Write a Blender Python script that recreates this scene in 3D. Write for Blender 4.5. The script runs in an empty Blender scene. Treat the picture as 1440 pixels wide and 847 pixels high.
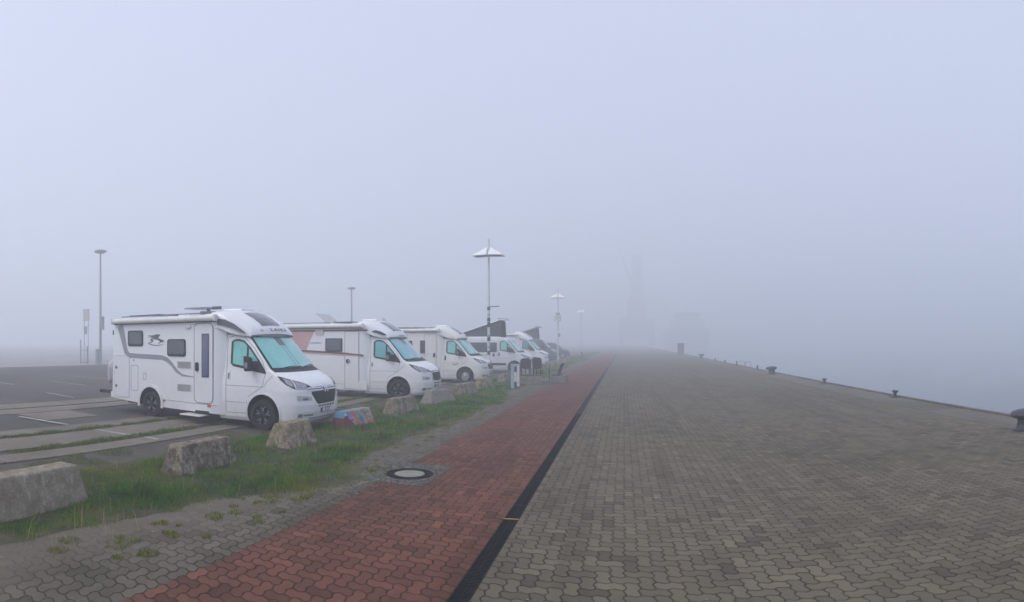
import bpy, bmesh, math, random
import numpy as np
from mathutils import Vector, Matrix, noise as mnoise
R = math.radians
random.seed(7); rng = np.random.default_rng(11)
SC = bpy.context.scene
COL = SC.collection

# ------------------------------------------------------------------ camera
F = 810.0
cam = bpy.data.cameras.new('camera'); co = bpy.data.objects.new('camera', cam); COL.objects.link(co)
co.location = (0, 0, 2.0)
cam.type = 'PANO'
cam.panorama_type = 'CENTRAL_CYLINDRICAL'          # the photograph is a phone sweep panorama
cam.central_cylindrical_range_u_min = -720 / F
cam.central_cylindrical_range_u_max = 720 / F
cam.central_cylindrical_range_v_min = -(847 - 481) / F
cam.central_cylindrical_range_v_max = 481 / F
cam.central_cylindrical_radius = 1.0
co.rotation_euler = (R(90), 0, 158 / F)
cam.clip_end = 3000; cam.clip_start = 0.05
SC.camera = co

# ------------------------------------------------------------------ world, sun, exposure
SUN_EL, SUN_AZ = R(48), R(-140)      # azimuth from +Y, negative = to the left
w = bpy.data.worlds.new('World'); SC.world = w; w.use_nodes = True
nt = w.node_tree; nt.nodes.clear()
sky = nt.nodes.new('ShaderNodeTexSky'); sky.sky_type = 'NISHITA'; sky.sun_disc = False
sky.sun_elevation = SUN_EL; sky.sun_rotation = SUN_AZ
sky.air_density = 1.0; sky.dust_density = 6.0; sky.ozone_density = 1.2
hsv = nt.nodes.new('ShaderNodeHueSaturation'); hsv.inputs['Saturation'].default_value = 0.42
mixc = nt.nodes.new('ShaderNodeMix'); mixc.data_type = 'RGBA'; mixc.inputs['Factor'].default_value = 0.72
mixc.inputs['B'].default_value = (5.6, 6.0, 8.1, 1)      # even overcast cloud deck
bg = nt.nodes.new('ShaderNodeBackground'); bg.inputs['Strength'].default_value = 0.10
wo = nt.nodes.new('ShaderNodeOutputWorld')
nt.links.new(sky.outputs[0], hsv.inputs['Color']); nt.links.new(hsv.outputs[0], mixc.inputs['A'])
nt.links.new(mixc.outputs['Result'], bg.inputs['Color']); nt.links.new(bg.outputs[0], wo.inputs['Surface'])
sl = bpy.data.lights.new('sun', 'SUN'); sl.energy = 1.4; sl.angle = R(35); sl.color = (1.0, 0.94, 0.85)
so = bpy.data.objects.new('sun', sl); COL.objects.link(so)
sd = Vector((math.sin(SUN_AZ) * math.cos(SUN_EL), math.cos(SUN_AZ) * math.cos(SUN_EL), math.sin(SUN_EL)))
so.rotation_euler = sd.to_track_quat('Z', 'Y').to_euler(); so.location = sd * 60
SC.view_settings.view_transform = 'Standard'; SC.view_settings.look = 'None'
SC.view_settings.gamma = 1.0; SC.view_settings.use_curve_mapping = False
SC.view_settings.exposure = 0.53
SC.render.engine = 'CYCLES'
cy = SC.cycles
cy.volume_bounces = 12; cy.max_bounces = 14; cy.diffuse_bounces = 3; cy.glossy_bounces = 3
cy.transmission_bounces = 4; cy.transparent_max_bounces = 8
cy.use_adaptive_sampling = False
cy.caustics_reflective = False; cy.caustics_refractive = False
try:
    cy.use_denoising = True; cy.denoiser = 'OPENIMAGEDENOISE'
except Exception: pass

# ------------------------------------------------------------------ material helpers
class NG:
    """small wrapper for building node graphs"""
    def __init__(s, name):
        s.m = bpy.data.materials.new(name); s.m.use_nodes = True
        s.t = s.m.node_tree; s.b = s.t.nodes['Principled BSDF']
    def n(s, typ, **k):
        x = s.t.nodes.new(typ)
        for a, v in k.items(): setattr(x, a, v)
        return x
    def put(s, sock, v):
        if isinstance(v, bpy.types.NodeSocket): s.t.links.new(v, sock)
        elif isinstance(v, (tuple, list)) and len(v) == 3 and sock.type == 'RGBA': sock.default_value = (*v, 1)
        else: sock.default_value = v
    def M(s, op, a, b=0.0, c=0.0, clamp=False):
        x = s.n('ShaderNodeMath', operation=op, use_clamp=clamp)
        s.put(x.inputs[0], a); s.put(x.inputs[1], b); s.put(x.inputs[2], c); return x.outputs[0]
    def mix(s, f, a, b, blend='MIX'):
        x = s.n('ShaderNodeMix', data_type='RGBA', blend_type=blend)
        s.put(x.inputs['Factor'], f); s.put(x.inputs['A'], a); s.put(x.inputs['B'], b); return x.outputs['Result']
    def pos(s): return s.n('ShaderNodeNewGeometry').outputs['Position']
    def obj(s): return s.n('ShaderNodeTexCoord').outputs['Object']
    def sep(s, v):
        x = s.n('ShaderNodeSeparateXYZ'); s.put(x.inputs[0], v); return x.outputs
    def comb(s, a, b, c=0.0):
        x = s.n('ShaderNodeCombineXYZ'); s.put(x.inputs[0], a); s.put(x.inputs[1], b); s.put(x.inputs[2], c); return x.outputs[0]
    def noise(s, vec, scale, detail=4, rough=.55, dist=0.0):
        x = s.n('ShaderNodeTexNoise'); s.put(x.inputs['Vector'], vec); x.inputs['Scale'].default_value = scale
        x.inputs['Detail'].default_value = detail; x.inputs['Roughness'].default_value = rough
        x.inputs['Distortion'].default_value = dist; return x.outputs['Fac']
    def ramp(s, f, lo, hi, a=0.0, b=1.0):
        x = s.n('ShaderNodeMapRange'); s.put(x.inputs['Value'], f)
        for k, v in (('From Min', lo), ('From Max', hi), ('To Min', a), ('To Max', b)): s.put(x.inputs[k], v)
        return x.outputs['Result']
    def white(s, vec):
        x = s.n('ShaderNodeTexWhiteNoise', noise_dimensions='3D'); s.put(x.inputs['Vector'], vec); return x.outputs
    def scale(s, v, sx, sy, sz):
        x = s.n('ShaderNodeVectorMath', operation='MULTIPLY'); s.put(x.inputs[0], v); x.inputs[1].default_value = (sx, sy, sz); return x.outputs[0]
    def bump(s, h, strength=.3, dist=.01):
        x = s.n('ShaderNodeBump'); s.put(x.inputs['Height'], h); x.inputs['Strength'].default_value = strength
        x.inputs['Distance'].default_value = dist; s.t.links.new(x.outputs[0], s.b.inputs['Normal'])
    def out(s, col, rough=.7, metal=0.0, coat=0.0, spec=.5):
        s.put(s.b.inputs['Base Color'], col); s.put(s.b.inputs['Roughness'], rough)
        s.b.inputs['Metallic'].default_value = metal; s.b.inputs['Coat Weight'].default_value = coat
        s.b.inputs['Coat Roughness'].default_value = .06
        s.b.inputs['Specular IOR Level'].default_value = spec
        return s.m

MATS = {}
def flat(name, c, rough=.5, metal=0.0, coat=0.0, var=.12, sc=6.0, bump=0.0):
    if name in MATS: return MATS[name]
    g = NG(name); p = g.obj()
    n = g.noise(p, sc, 5, .6)
    col = g.mix(g.ramp(n, .3, .7, 0, 1), tuple(x * (1 - var) for x in c), tuple(min(1, x * (1 + var)) for x in c))
    if bump: g.bump(g.noise(p, sc * 12, 3), bump, .004)
    MATS[name] = g.out(col, g.ramp(n, .2, .8, rough * .9, min(1, rough * 1.1)), metal, coat); return MATS[name]

def paint_white(name, c=(.80, .81, .82)):
    g = NG(name); p = g.obj(); x = g.sep(p)
    n = g.noise(g.scale(p, 1.2, 1.2, .35), 5, 5, .65)
    low = g.ramp(x[2], .25, .75, .30, 0.0)                                    # road dirt near the sills
    st = g.noise(g.scale(p, 7, 7, .35), 3.0, 4, .6)
    d = g.M('ADD', g.M('MULTIPLY', g.ramp(n, .45, .8, 0, 1), .10), g.M('MULTIPLY', g.ramp(st, .52, .75, 0, 1), .11))
    d = g.M('ADD', d, g.M('MULTIPLY', low, g.ramp(n, .3, .7, .2, 1)))
    col = g.mix(d, c, (.42, .41, .38))
    g.bump(g.noise(p, 2.2, 2), .05, .02)
    return g.out(col, g.ramp(d, 0, .4, .22, .5), 0, .6)

def paver(name, cA, cB, cJ, dirt, dirtx=None, w=0.122):
    """wavy interlocking pavers laid in herringbone, with stains and worn, sandy joints"""
    g = NG(name); P = g.pos(); s = g.sep(P)
    warp = g.n('ShaderNodeTexNoise'); g.put(warp.inputs['Vector'], P); warp.inputs['Scale'].default_value = .9; warp.inputs['Detail'].default_value = 2
    ws = g.sep(warp.outputs['Color'])
    X = g.M('ADD', s[0], g.M('MULTIPLY', g.M('SUBTRACT', ws[0], .5), .05))
    Y = g.M('ADD', s[1], g.M('MULTIPLY', g.M('SUBTRACT', ws[1], .5), .05))
    u0 = g.M('DIVIDE', X, w); v0 = g.M('DIVIDE', Y, w)
    def tri(a, ph):   # zigzag of the paver flanks, period two units
        t = g.M('ABSOLUTE', g.M('SUBTRACT', g.M('FRACT', g.M('ADD', a, ph)), .5))
        return g.M('MULTIPLY', g.M('SUBTRACT', g.M('MULTIPLY', t, 4), 1.0), .105)
    u = g.M('ADD', u0, tri(v0, .25)); v = g.M('ADD', v0, tri(u0, .25))
    i = g.M('FLOOR', u); j = g.M('FLOOR', v); fu = g.M('FRACT', u); fv = g.M('FRACT', v)
    k = g.M('FLOORED_MODULO', g.M('SUBTRACT', i, j), 4.0)
    def is_(q): return g.M('COMPARE', k, float(q), .1)
    k0, k1, k2, k3 = is_(0), is_(1), is_(2), is_(3)
    dl = g.M('ADD', fu, g.M('MULTIPLY', k1, 9)); dr = g.M('ADD', g.M('SUBTRACT', 1, fu), g.M('MULTIPLY', k0, 9))
    db = g.M('ADD', fv, g.M('MULTIPLY', k2, 9)); dt = g.M('ADD', g.M('SUBTRACT', 1, fv), g.M('MULTIPLY', k3, 9))
    d = g.M('MINIMUM', g.M('MINIMUM', dl, dr), g.M('MINIMUM', db, dt))
    bid = g.comb(g.M('SUBTRACT', i, k1), g.M('SUBTRACT', j, k2), g.M('ADD', k2, k3))
    wn = g.white(bid)
    fine = g.noise(P, 60, 4, .7); mid = g.noise(P, 7, 4, .6); big = g.noise(P, .55, 5, .6, .4); huge = g.noise(P, .16, 4, .55)
    c = g.mix(wn['Value'], cA, cB)
    odd = g.M('GREATER_THAN', g.sep(wn['Color'])[1], .93)
    c = g.mix(g.M('MULTIPLY', odd, .45), c, tuple(x * 1.35 for x in cB))
    odd2 = g.M('LESS_THAN', g.sep(wn['Color'])[0], .07)
    c = g.mix(g.M('MULTIPLY', odd2, .55), c, tuple(x * .55 for x in cA))
    c = g.mix(g.ramp(fine, .3, .75, 0, .38), c, tuple(x * .45 for x in cA))
    c = g.mix(g.ramp(mid, .45, .8, 0, .3), c, dirt)
    c = g.mix(g.ramp(big, .50, .72, 0, .42), c, tuple(x * .5 for x in cA))
    c = g.mix(g.ramp(huge, .40, .72, 0, .35), c, dirt)
    trk = g.noise(g.scale(P, 1.1, .05, 1), 1.6, 4, .6, .3)
    c = g.mix(g.ramp(trk, .50, .66, 0, .38), c, tuple(x * .42 for x in cA))
    damp = g.noise(P, .33, 6, .7, 1.2)
    c = g.mix(g.ramp(damp, .56, .62, 0, .30), c, tuple(x * .45 for x in cA))
    # pale droppings, pebbles, chewing gum
    v1 = g.n('ShaderNodeTexVoronoi'); g.put(v1.inputs['Vector'], P); v1.inputs['Scale'].default_value = 2.1
    spot = g.M('LESS_THAN', v1.outputs['Distance'], g.M('MULTIPLY', g.sep(v1.outputs['Color'])[0], .05))
    c = g.mix(g.M('MULTIPLY', spot, .55), c, (.42, .40, .36))
    jw = g.ramp(mid, .3, .7, .06, .115)
    joint = g.M('SUBTRACT', 1.0, g.M('SMOOTH_MIN', 1.0, g.M('DIVIDE', d, jw), .15), clamp=True)
    jointm = g.M('MULTIPLY', joint, g.ramp(big, .35, .75, 1.0, .72))
    sand = None
    if dirtx:     # sand and soil washed over the stones towards the verge
        e = g.ramp(g.M('ADD', s[0], g.M('MULTIPLY', g.M('SUBTRACT', big, .5), 2.2)), dirtx[0], dirtx[1], 1.0, 0.0)
        sand = g.M('MULTIPLY', e, g.ramp(mid, .25, .6, .55, 1.0), clamp=True)
        jointm = g.M('MULTIPLY', jointm, g.M('SUBTRACT', 1.0, g.M('MULTIPLY', sand, .85)))
    moss = g.ramp(g.noise(P, 1.3, 5, .65), .54, .66)
    cJm = g.mix(g.M('MULTIPLY', moss, .8), cJ, (.035, .045, .014))
    c = g.mix(g.M('MULTIPLY', jointm, .97), c, cJm)
    if sand is not None: c = g.mix(g.M('MULTIPLY', sand, .8), c, g.mix(fine, (.10, .085, .060), (.19, .165, .125)))
    h = g.M('SUBTRACT', g.M('ADD', g.M('MULTIPLY', fine, .16), g.M('MULTIPLY', wn['Value'], .18)), g.M('MULTIPLY', jointm, 1.0))
    g.bump(h, .8, .009)
    return g.out(c, g.ramp(mid, .2, .8, .68, .95), spec=.14)

def ground_mat(name, a, b, c3, sc=3.0, joints=None, rough=.9, stain=.5):
    g = NG(name); P = g.pos()
    n1 = g.noise(P, sc, 6, .65); n2 = g.noise(P, sc * 18, 4, .7); n3 = g.noise(P, sc * .12, 4, .6, .5)
    c = g.mix(g.ramp(n1, .35, .65), a, b)
    c = g.mix(g.ramp(n3, .48, .68, 0, stain), c, c3)
    c = g.mix(g.ramp(n2, .35, .8, 0, .4), c, tuple(x * .45 for x in a))
    if joints:
        s = g.sep(P)
        f = g.M('FRACT', g.M('DIVIDE', g.M('ADD', s[1], joints[1]), joints[0]))
        j = g.M('LESS_THAN', f, .035 / joints[0])
        c = g.mix(g.M('MULTIPLY', j, .8), c, (.04, .045, .035))
    g.bump(g.M('ADD', n2, g.M('MULTIPLY', n1, .6)), .5, .012)
    return g.out(c, rough, spec=.3)

def concrete_block_mat(name, base, dark, light, yellow=.0, seed=0.0):
    g = NG(name); p = g.obj()
    x = g.n('ShaderNodeVectorMath', operation='ADD'); g.put(x.inputs[0], p); x.inputs[1].default_value = (seed, seed * 1.7, 0); p = x.outputs[0]
    n1 = g.noise(p, 6, 8, .72, .3); n2 = g.noise(p, 45, 4, .7); n3 = g.noise(g.scale(p, 2.0, 2.0, 1.0), 5.5, 6, .75); n4 = g.noise(p, 2.3, 4, .6)
    c = g.mix(g.ramp(n1, .40, .60), base, dark)
    c = g.mix(g.ramp(n3, .52, .66, 0, .75), c, light)
    c = g.mix(g.ramp(n4, .50, .68, 0, yellow), c, (.24, .19, .075))
    c = g.mix(g.ramp(n2, .45, .8, 0, .55), c, tuple(q * .5 for q in dark))
    g.bump(g.M('ADD', g.M('MULTIPLY', n1, 1.0), g.M('MULTIPLY', n2, .6)), .9, .02)
    return g.out(c, .92, spec=.25)

# ------------------------------------------------------------------ mesh helpers
def tag(o, label=None, cat=None, group=None, kind=None):
    if label: o['label'] = label
    if cat: o['category'] = cat
    if group: o['group'] = group
    if kind: o['kind'] = kind
    return o
def empty(name, loc=(0, 0, 0), rz=0.0, **k):
    o = bpy.data.objects.new(name, None); COL.objects.link(o); o.location = loc; o.rotation_euler = (0, 0, rz)
    o.empty_display_size = .3
    return tag(o, **k)
class MB:
    def __init__(s): s.v = []; s.f = []; s.mi = []; s.cur = 0
    def add(s, vs, fs):
        b = len(s.v); s.v += [tuple(v) for v in vs]; s.f += [tuple(i + b for i in f) for f in fs]; s.mi += [s.cur] * len(fs); return s
    def box(s, x0, x1, y0, y1, z0, z1, M=None):
        vs = [Vector((x, y, z)) for z in (z0, z1) for y in (y0, y1) for x in (x0, x1)]
        if M: vs = [M @ v for v in vs]
        return s.add(vs, [(0, 2, 3, 1), (4, 5, 7, 6), (0, 1, 5, 4), (2, 6, 7, 3), (0, 4, 6, 2), (1, 3, 7, 5)])
    def grid(s, rows, closed=False):
        n = len(rows[0]); vs = [p for r in rows for p in r]; fs = []
        for a in range(len(rows) - 1):
            for b in range(n if closed else n - 1):
                c = (b + 1) % n
                fs.append((a * n + b, a * n + c, (a + 1) * n + c, (a + 1) * n + b))
        return s.add(vs, fs)
    def tube(s, p, q, r, r2=None, n=10, cap=True):
        p = Vector(p); q = Vector(q); r2 = r if r2 is None else r2
        d = (q - p).normalized(); a = d.orthogonal().normalized(); b = d.cross(a)
        vs = [p + (a * math.cos(t) + b * math.sin(t)) * r for t in [2 * math.pi * i / n for i in range(n)]]
        vs += [q + (a * math.cos(t) + b * math.sin(t)) * r2 for t in [2 * math.pi * i / n for i in range(n)]]
        fs = [(i, (i + 1) % n, n + (i + 1) % n, n + i) for i in range(n)]
        if cap: fs += [tuple(range(n))[::-1], tuple(range(n, 2 * n))]
        return s.add(vs, fs)
    def path(s, pts, r, n=8):
        pts = [Vector(p) for p in pts]; rows = []; up = None
        for i, p in enumerate(pts):
            d = (pts[min(i + 1, len(pts) - 1)] - pts[max(i - 1, 0)]).normalized()
            if up is None: up = d.orthogonal().normalized()
            a = (up - d * up.dot(d)).normalized(); up = a; b = d.cross(a)
            rr = r[i] if isinstance(r, (list, tuple)) else r
            rows.append([p + (a * math.cos(t) + b * math.sin(t)) * rr for t in [2 * math.pi * k / n for k in range(n)]])
        s.grid(rows, True); b0 = len(s.v)
        return s.add(rows[0] + rows[-1], [tuple(range(n))[::-1], tuple(range(n, 2 * n))])
    def lathe(s, prof, M=Matrix(), n=32):
        rows = [[M @ Vector((r * math.cos(t), r * math.sin(t), z)) for t in [2 * math.pi * k / n for k in range(n)]] for r, z in prof]
        return s.grid(rows, True)
    def prism(s, pts, h, M=Matrix()):
        """outline in the local XY plane, thickness h along local Z"""
        n = len(pts); vs = [M @ Vector((x, y, 0)) for x, y in pts] + [M @ Vector((x, y, h)) for x, y in pts]
        return s.add(vs, [tuple(range(n))[::-1], tuple(range(n, 2 * n))] + [(i, (i + 1) % n, n + (i + 1) % n, n + i) for i in range(n)])
    def build(s, name, mat, parent=None, smooth=False, bevel=0.0, loc=None, sub=0, angle=40):
        me = bpy.data.meshes.new(name); me.from_pydata(s.v, [], s.f)
        mats = mat if isinstance(mat, (list, tuple)) else [mat]
        for m in mats: me.materials.append(m)
        if len(mats) > 1: me.polygons.foreach_set('material_index', s.mi)
        bm = bmesh.new(); bm.from_mesh(me); bmesh.ops.remove_doubles(bm, verts=bm.verts, dist=1e-5)
        bmesh.ops.recalc_face_normals(bm, faces=bm.faces); bm.to_mesh(me); bm.free()
        o = bpy.data.objects.new(name, me); COL.objects.link(o)
        if parent: o.parent = parent
        if loc: o.location = loc
        if smooth: me.shade_smooth(); me.set_sharp_from_angle(angle=R(angle))
        if bevel:
            b = o.modifiers.new('bevel', 'BEVEL'); b.width = bevel; b.segments = 2; b.limit_method = 'ANGLE'; b.angle_limit = R(35)
        if sub:
            b = o.modifiers.new('sub', 'SUBSURF'); b.levels = b.render_levels = sub
        return o
XZ = Matrix(((1, 0, 0, 0), (0, 0, 1, 0), (0, 1, 0, 0), (0, 0, 0, 1)))    # local XY -> world XZ, thickness to +Y
def side_M(y, out=-1):
    """outline drawn in (x, z); thickness goes to `out` side in y"""
    return Matrix(((1, 0, 0, 0), (0, 0, out, y), (0, 1, 0, 0), (0, 0, 0, 1)))
def rrect(x0, x1, z0, z1, r, n=5):
    pts = []
    for cx, cz, a in ((x1 - r, z0 + r, -90), (x1 - r, z1 - r, 0), (x0 + r, z1 - r, 90), (x0 + r, z0 + r, 180)):
        for k in range(n + 1):
            t = R(a + 90 * k / n); pts.append((cx + r * math.cos(t), cz + r * math.sin(t)))
    return pts
def text_mb(txt, size, ext=.004, bold=0.0):
    c = bpy.data.curves.new('t', 'FONT'); c.body = txt; c.size = size; c.extrude = ext; c.offset = bold; c.align_x = 'CENTER'; c.align_y = 'CENTER'
    c.resolution_u = 3
    o = bpy.data.objects.new('t', c); COL.objects.link(o); bpy.context.view_layer.update()
    me = bpy.data.meshes.new_from_object(o.evaluated_get(bpy.context.evaluated_depsgraph_get()))
    vs = [v.co.copy() for v in me.vertices]; fs = [tuple(p.vertices) for p in me.polygons]
    bpy.data.objects.remove(o); bpy.data.curves.remove(c); bpy.data.meshes.remove(me)
    return vs, fs
def cut(o, cutter_mb, mat):
    """cut an opening and keep the result as plain mesh; the walls of the opening take `mat`"""
    c = cutter_mb.build('cutter', mat); c.parent = o.parent; m = o.modifiers.new('b', 'BOOLEAN'); m.operation = 'DIFFERENCE'; m.object = c; m.solver = 'EXACT'
    try: m.material_mode = 'TRANSFER'
    except Exception: pass
    bpy.context.view_layer.update()
    me = bpy.data.meshes.new_from_object(o.evaluated_get(bpy.context.evaluated_depsgraph_get()))
    o.modifiers.clear(); o.data = me; bpy.data.objects.remove(c)
    me.shade_smooth(); me.set_sharp_from_angle(angle=R(38))

# ------------------------------------------------------------------ materials
M_WHITE = paint_white('white_paint'); M_IVORY = paint_white('ivory_paint', (.76, .76, .73)); M_SILVER = paint_white('pale_grey_paint', (.66, .67, .69))
M_GREYV = flat('grey_metallic_paint', (.10, .11, .12), .35, .3, .6, .05)
M_DARKV = flat('dark_blue_paint', (.035, .04, .055), .35, .2, .6, .05)
M_BLACK = flat('black_plastic', (.010, .010, .011), .55, 0, 0, .15, 20)
M_WELL = flat('wheel_well', (.008, .008, .009), .95)
M_RUBBER = flat('tyre_rubber', (.014, .014, .015), .95, 0, 0, .3, 12)
M_RIM = flat('dark_rim', (.02, .02, .024), .35, .3)
M_ALU = flat('machined_aluminium', (.45, .46, .48), .35, .9, 0, .06)
M_STEEL = flat('silver_wheel_paint', (.38, .39, .40), .4, .6)
M_CHROME = flat('chrome', (.75, .76, .80), .12, 1.0, 0, .03)
M_TEAL = flat('teal_window_blind', (.19, .55, .51), .22, 0, 1.0, .16, 2.2, .02)
M_TEALD = flat('teal_window_blind_fold', (.10, .36, .36), .22, 0, 1.0, .05, 3)
M_BLUEB = flat('blue_teal_window_blind', (.16, .45, .50), .22, 0, 1.0, .05, 3)
M_GLASSD = flat('dark_acrylic_glass', (.05, .055, .065), .08, 0, 1.0, .1, 3)
M_GLASSG = flat('grey_acrylic_glass', (.085, .095, .11), .12, 0, 1.0, .25, 3)
M_GLASSV = flat('violet_door_glass', (.13, .14, .23), .12, 0, 1.0, .15, 3)
M_RUBF = flat('window_rubber', (.03, .03, .035), .6)
M_SEAM = flat('panel_gap', (.20, .21, .22), .8)
M_GREYDEC = flat('grey_decal', (.30, .31, .34), .35, 0, .4, .06)
M_RECESS = flat('bumper_recess_grey', (.46, .47, .48), .5)
M_WING = flat('lamp_wing_white', (.86, .87, .87), .5, 0, 0, .04, 4)
M_DGREY = flat('dark_grey_decal', (.12, .125, .14), .4, 0, .3, .06)
M_VENT = flat('vent_plastic', (.52, .52, .49), .6)
M_LENS = flat('lamp_lens', (.30, .31, .34), .12, .5, 1.0, .3, 9)
M_ORANGE = flat('orange_marker_lens', (.60, .13, .05), .25, 0, .6)
M_RED = flat('red_lens', (.40, .03, .03), .25, 0, .6)
M_PINK = flat('dusty_pink_decal', (.58, .36, .34), .4, 0, .4, .05)
M_BROWN = flat('brown_decal', (.16, .08, .075), .4, 0, .4, .05)
M_PLATE = flat('plate_white', (.62, .63, .62), .4)
M_PLATEB = flat('plate_blue', (.05, .10, .35), .4)
M_CANVAS = flat('grey_roof_canvas', (.05, .053, .062), .9, 0, 0, .15, 8, .3)
M_AWN = flat('awning_case', (.70, .70, .67), .4, 0, .2, .08, 3)
M_IRON = flat('cast_iron', (.035, .035, .038), .6, .4, 0, .35, 14, .5)
M_RUST = flat('weathered_bollard_iron', (.042, .043, .05), .55, .3, 0, .35, 9, .5)
M_GALV = flat('galvanised_steel', (.34, .35, .36), .5, .6, 0, .15, 9)
M_POLEW = flat('white_pole_paint', (.60, .62, .62), .5, 0, 0, .12, 4)
M_STICK = flat('dark_stickers', (.05, .05, .06), .6)
M_WOODD = flat('dark_slats', (.030, .030, .032), .6, 0, 0, .3, 8)

# ------------------------------------------------------------------ ground
def sheet(name, x0, x1, y0, y1, z, mat, kind='structure'):
    o = MB().add([(x0, y0, z), (x1, y0, z), (x1, y1, z), (x0, y1, z)], [(0, 1, 2, 3)]).build(name, mat); tag(o, kind=kind); return o
QE = 9.66
far = 480
m_gravel = ground_mat('pale_compacted_gravel', (.30, .28, .25), (.38, .36, .33), (.24, .24, .22), 1.5)
m_asph = ground_mat('old_asphalt', (.072, .062, .053), (.105, .092, .078), (.048, .043, .038), 1.2, stain=.7)
m_slab = ground_mat('weathered_concrete_slab', (.165, .140, .108), (.235, .205, .160), (.11, .095, .072), 1.8, joints=(6.1, 1.6))
m_soil = ground_mat('dark_soil', (.065, .055, .042), (.115, .10, .078), (.05, .055, .03), 2.5)
m_verge = ground_mat('verge_soil_and_moss', (.040, .045, .018), (.085, .085, .035), (.14, .12, .085), 3.5, stain=.4)
m_cope = ground_mat('quay_edge_concrete', (.115, .100, .076), (.180, .160, .124), (.06, .055, .045), 1.6, joints=(8.0, 3.0), stain=.7)
m_steelb = ground_mat('rusty_edge_steel', (.035, .032, .030), (.060, .052, .045), (.05, .035, .025), 3)
m_grey = paver('grey_interlocking_pavers', (.112, .095, .064), (.185, .158, .108), (.007, .006, .005), (.17, .14, .092))
m_greyl = paver('grey_verge_pavers', (.102, .090, .064), (.165, .148, .108), (.008, .007, .005), (.125, .105, .072), dirtx=(-5.0, -3.8))
m_red = paver('red_interlocking_pavers', (.118, .045, .030), (.205, .082, .052), (.010, .006, .005), (.125, .085, .058))
sheet('ground', -far, -40.2, -60, far, -.016, m_gravel)
sheet('asphalt', -40.2, -8.30, -60, far, -.016, m_asph)
tag(MB().box(-8.30, 8.2, -60, far, -.30, -.020).build('ground_base', m_soil), kind='structure')
sheet('soil_strip', -8.30, -5.75, -60, far, -.012, m_soil)
sheet('grey_paving_strip', -5.75, -3.41, -60, far, 0, m_greyl)
sheet('red_paving', -3.41, -1.352, -60, far, 0, m_red)
sheet('grey_paving', -1.178, 8.28, -60, far, 0, m_grey)
mb = MB(); mb.box(8.20, QE - .02, -60, far, -.5, -.035)
mb.box(8.283, QE, -60, far, -.034, .004)
tag(mb.build('quay_edge', m_cope), kind='structure')
tag(MB().box(QE - .13, QE + .012, -60, far, -.5, .055).build('quay_edge_beam', m_cope), kind='structure')
sheet('quay_wall_face', 0, 0, 0, 0, 0, m_cope) if False else None
tag(MB().box(9.2, QE - .05, -60, far, -3.2, -.50).build('quay_wall', m_cope), label='concrete quay wall dropping from the edge into the water', cat='wall')
g = NG('harbour_water'); P = g.pos(); g.bump(g.noise(P, 1.6, 5, .6), .15, .08); m_water = g.out((.03, .05, .06), .08)
sheet('water', QE - .06, far, -60, far, -2.2, m_water)

# crane track slabs set in the parking area (slightly proud, worn edges)
def slab(x0, x1, y0=-60, y1=far, z=.012):
    o = MB().box(x0, x1, y0, y1, -.05, z).build('concrete_track_slab', m_slab, bevel=.008); tag(o, kind='structure'); return o
slab(-16.1, -15.05); slab(-14.85, -13.9); slab(-11.35, -10.66, -60, far, .008); slab(-10.42, -9.27); slab(-8.93, -8.36)
slab(-13.86, -12.4, 7.9, 9.6, .004); slab(-13.9, -11.5, -60, 5.9, .006)
slab(-13.0, -11.36, 15.5, far, .004)
m_line = ground_mat('worn_white_line', (.42, .42, .40), (.52, .52, .50), (.20, .20, .19), 7.0, stain=.6)
def line(x0, x1, y, wd=.11, z=-.006, dy=0.0):
    o = MB().add([(x0, y - wd / 2, z), (x1, y - wd / 2 + dy, z), (x1, y + wd / 2 + dy, z), (x0, y + wd / 2, z)], [(0, 1, 2, 3)]).build('painted_line', m_line); tag(o, kind='structure')
line(-13.3, -11.38, 7.62, .10, .016, .25); line(-10.38, -9.3, 7.95, .10, .020, .05); line(-8.9, -8.5, 8.1, .08, .018)
line(-19.3, -17.0, 12.3, .10, -.008, -.3); line(-25.6, -23.7, 13.3, .12, -.008); line(-25.0, -21.4, 16.2, .09, -.008, -.4); line(-28.4, -23.4, 19.6, .09, -.008)
line(-22.5, -18.5, 25, .1, -.008); line(-33, -28, 14.5, .1, -.008)

# the irregular green verge: a soil sheet with a ragged edge
def nz(x, y, s, o=0.0): return mnoise.noise(Vector((x * s + o, y * s + o * 1.3, o)))
def edge_r(y):
    return -4.48 + .40 * nz(0, y, .32, 3.1) + .30 * nz(0, y, 1.1, 8.0) + .10 * nz(0, y, 3.7, 5) + (-.50 / (1 + math.exp((y - 5.6) / .45))) + (.62 * math.exp(-((y - 7.4) / .9) ** 2)) + .25 * math.exp(-((y - 10.5) / 1.6) ** 2) + .5 * math.exp(-((y - 17) / 3.0) ** 2)
def edge_l(y):
    return -7.35 + .55 * nz(0, y, .4, 13.1) + .25 * nz(0, y, 1.4, 2.0) + (.25 if y > 8 else 0)
rows = []
y = -3.0
while y < 120:
    a, b = edge_l(y), edge_r(y)
    rows.append([(a + (b - a) * k / 12, y, .006 + .02 * math.sin(math.pi * k / 12) + .012 * nz(a + (b - a) * k / 12, y, 1.5)) for k in range(13)])
    y += .12 if y < 30 else .6
rows = [[(p[0], p[1], .004 if k in (0, 12) else max(.006, p[2])) for k, p in enumerate(r)] for r in rows]
tag(MB().grid(rows).build('verge_soil', m_verge, smooth=True), kind='structure')

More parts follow.
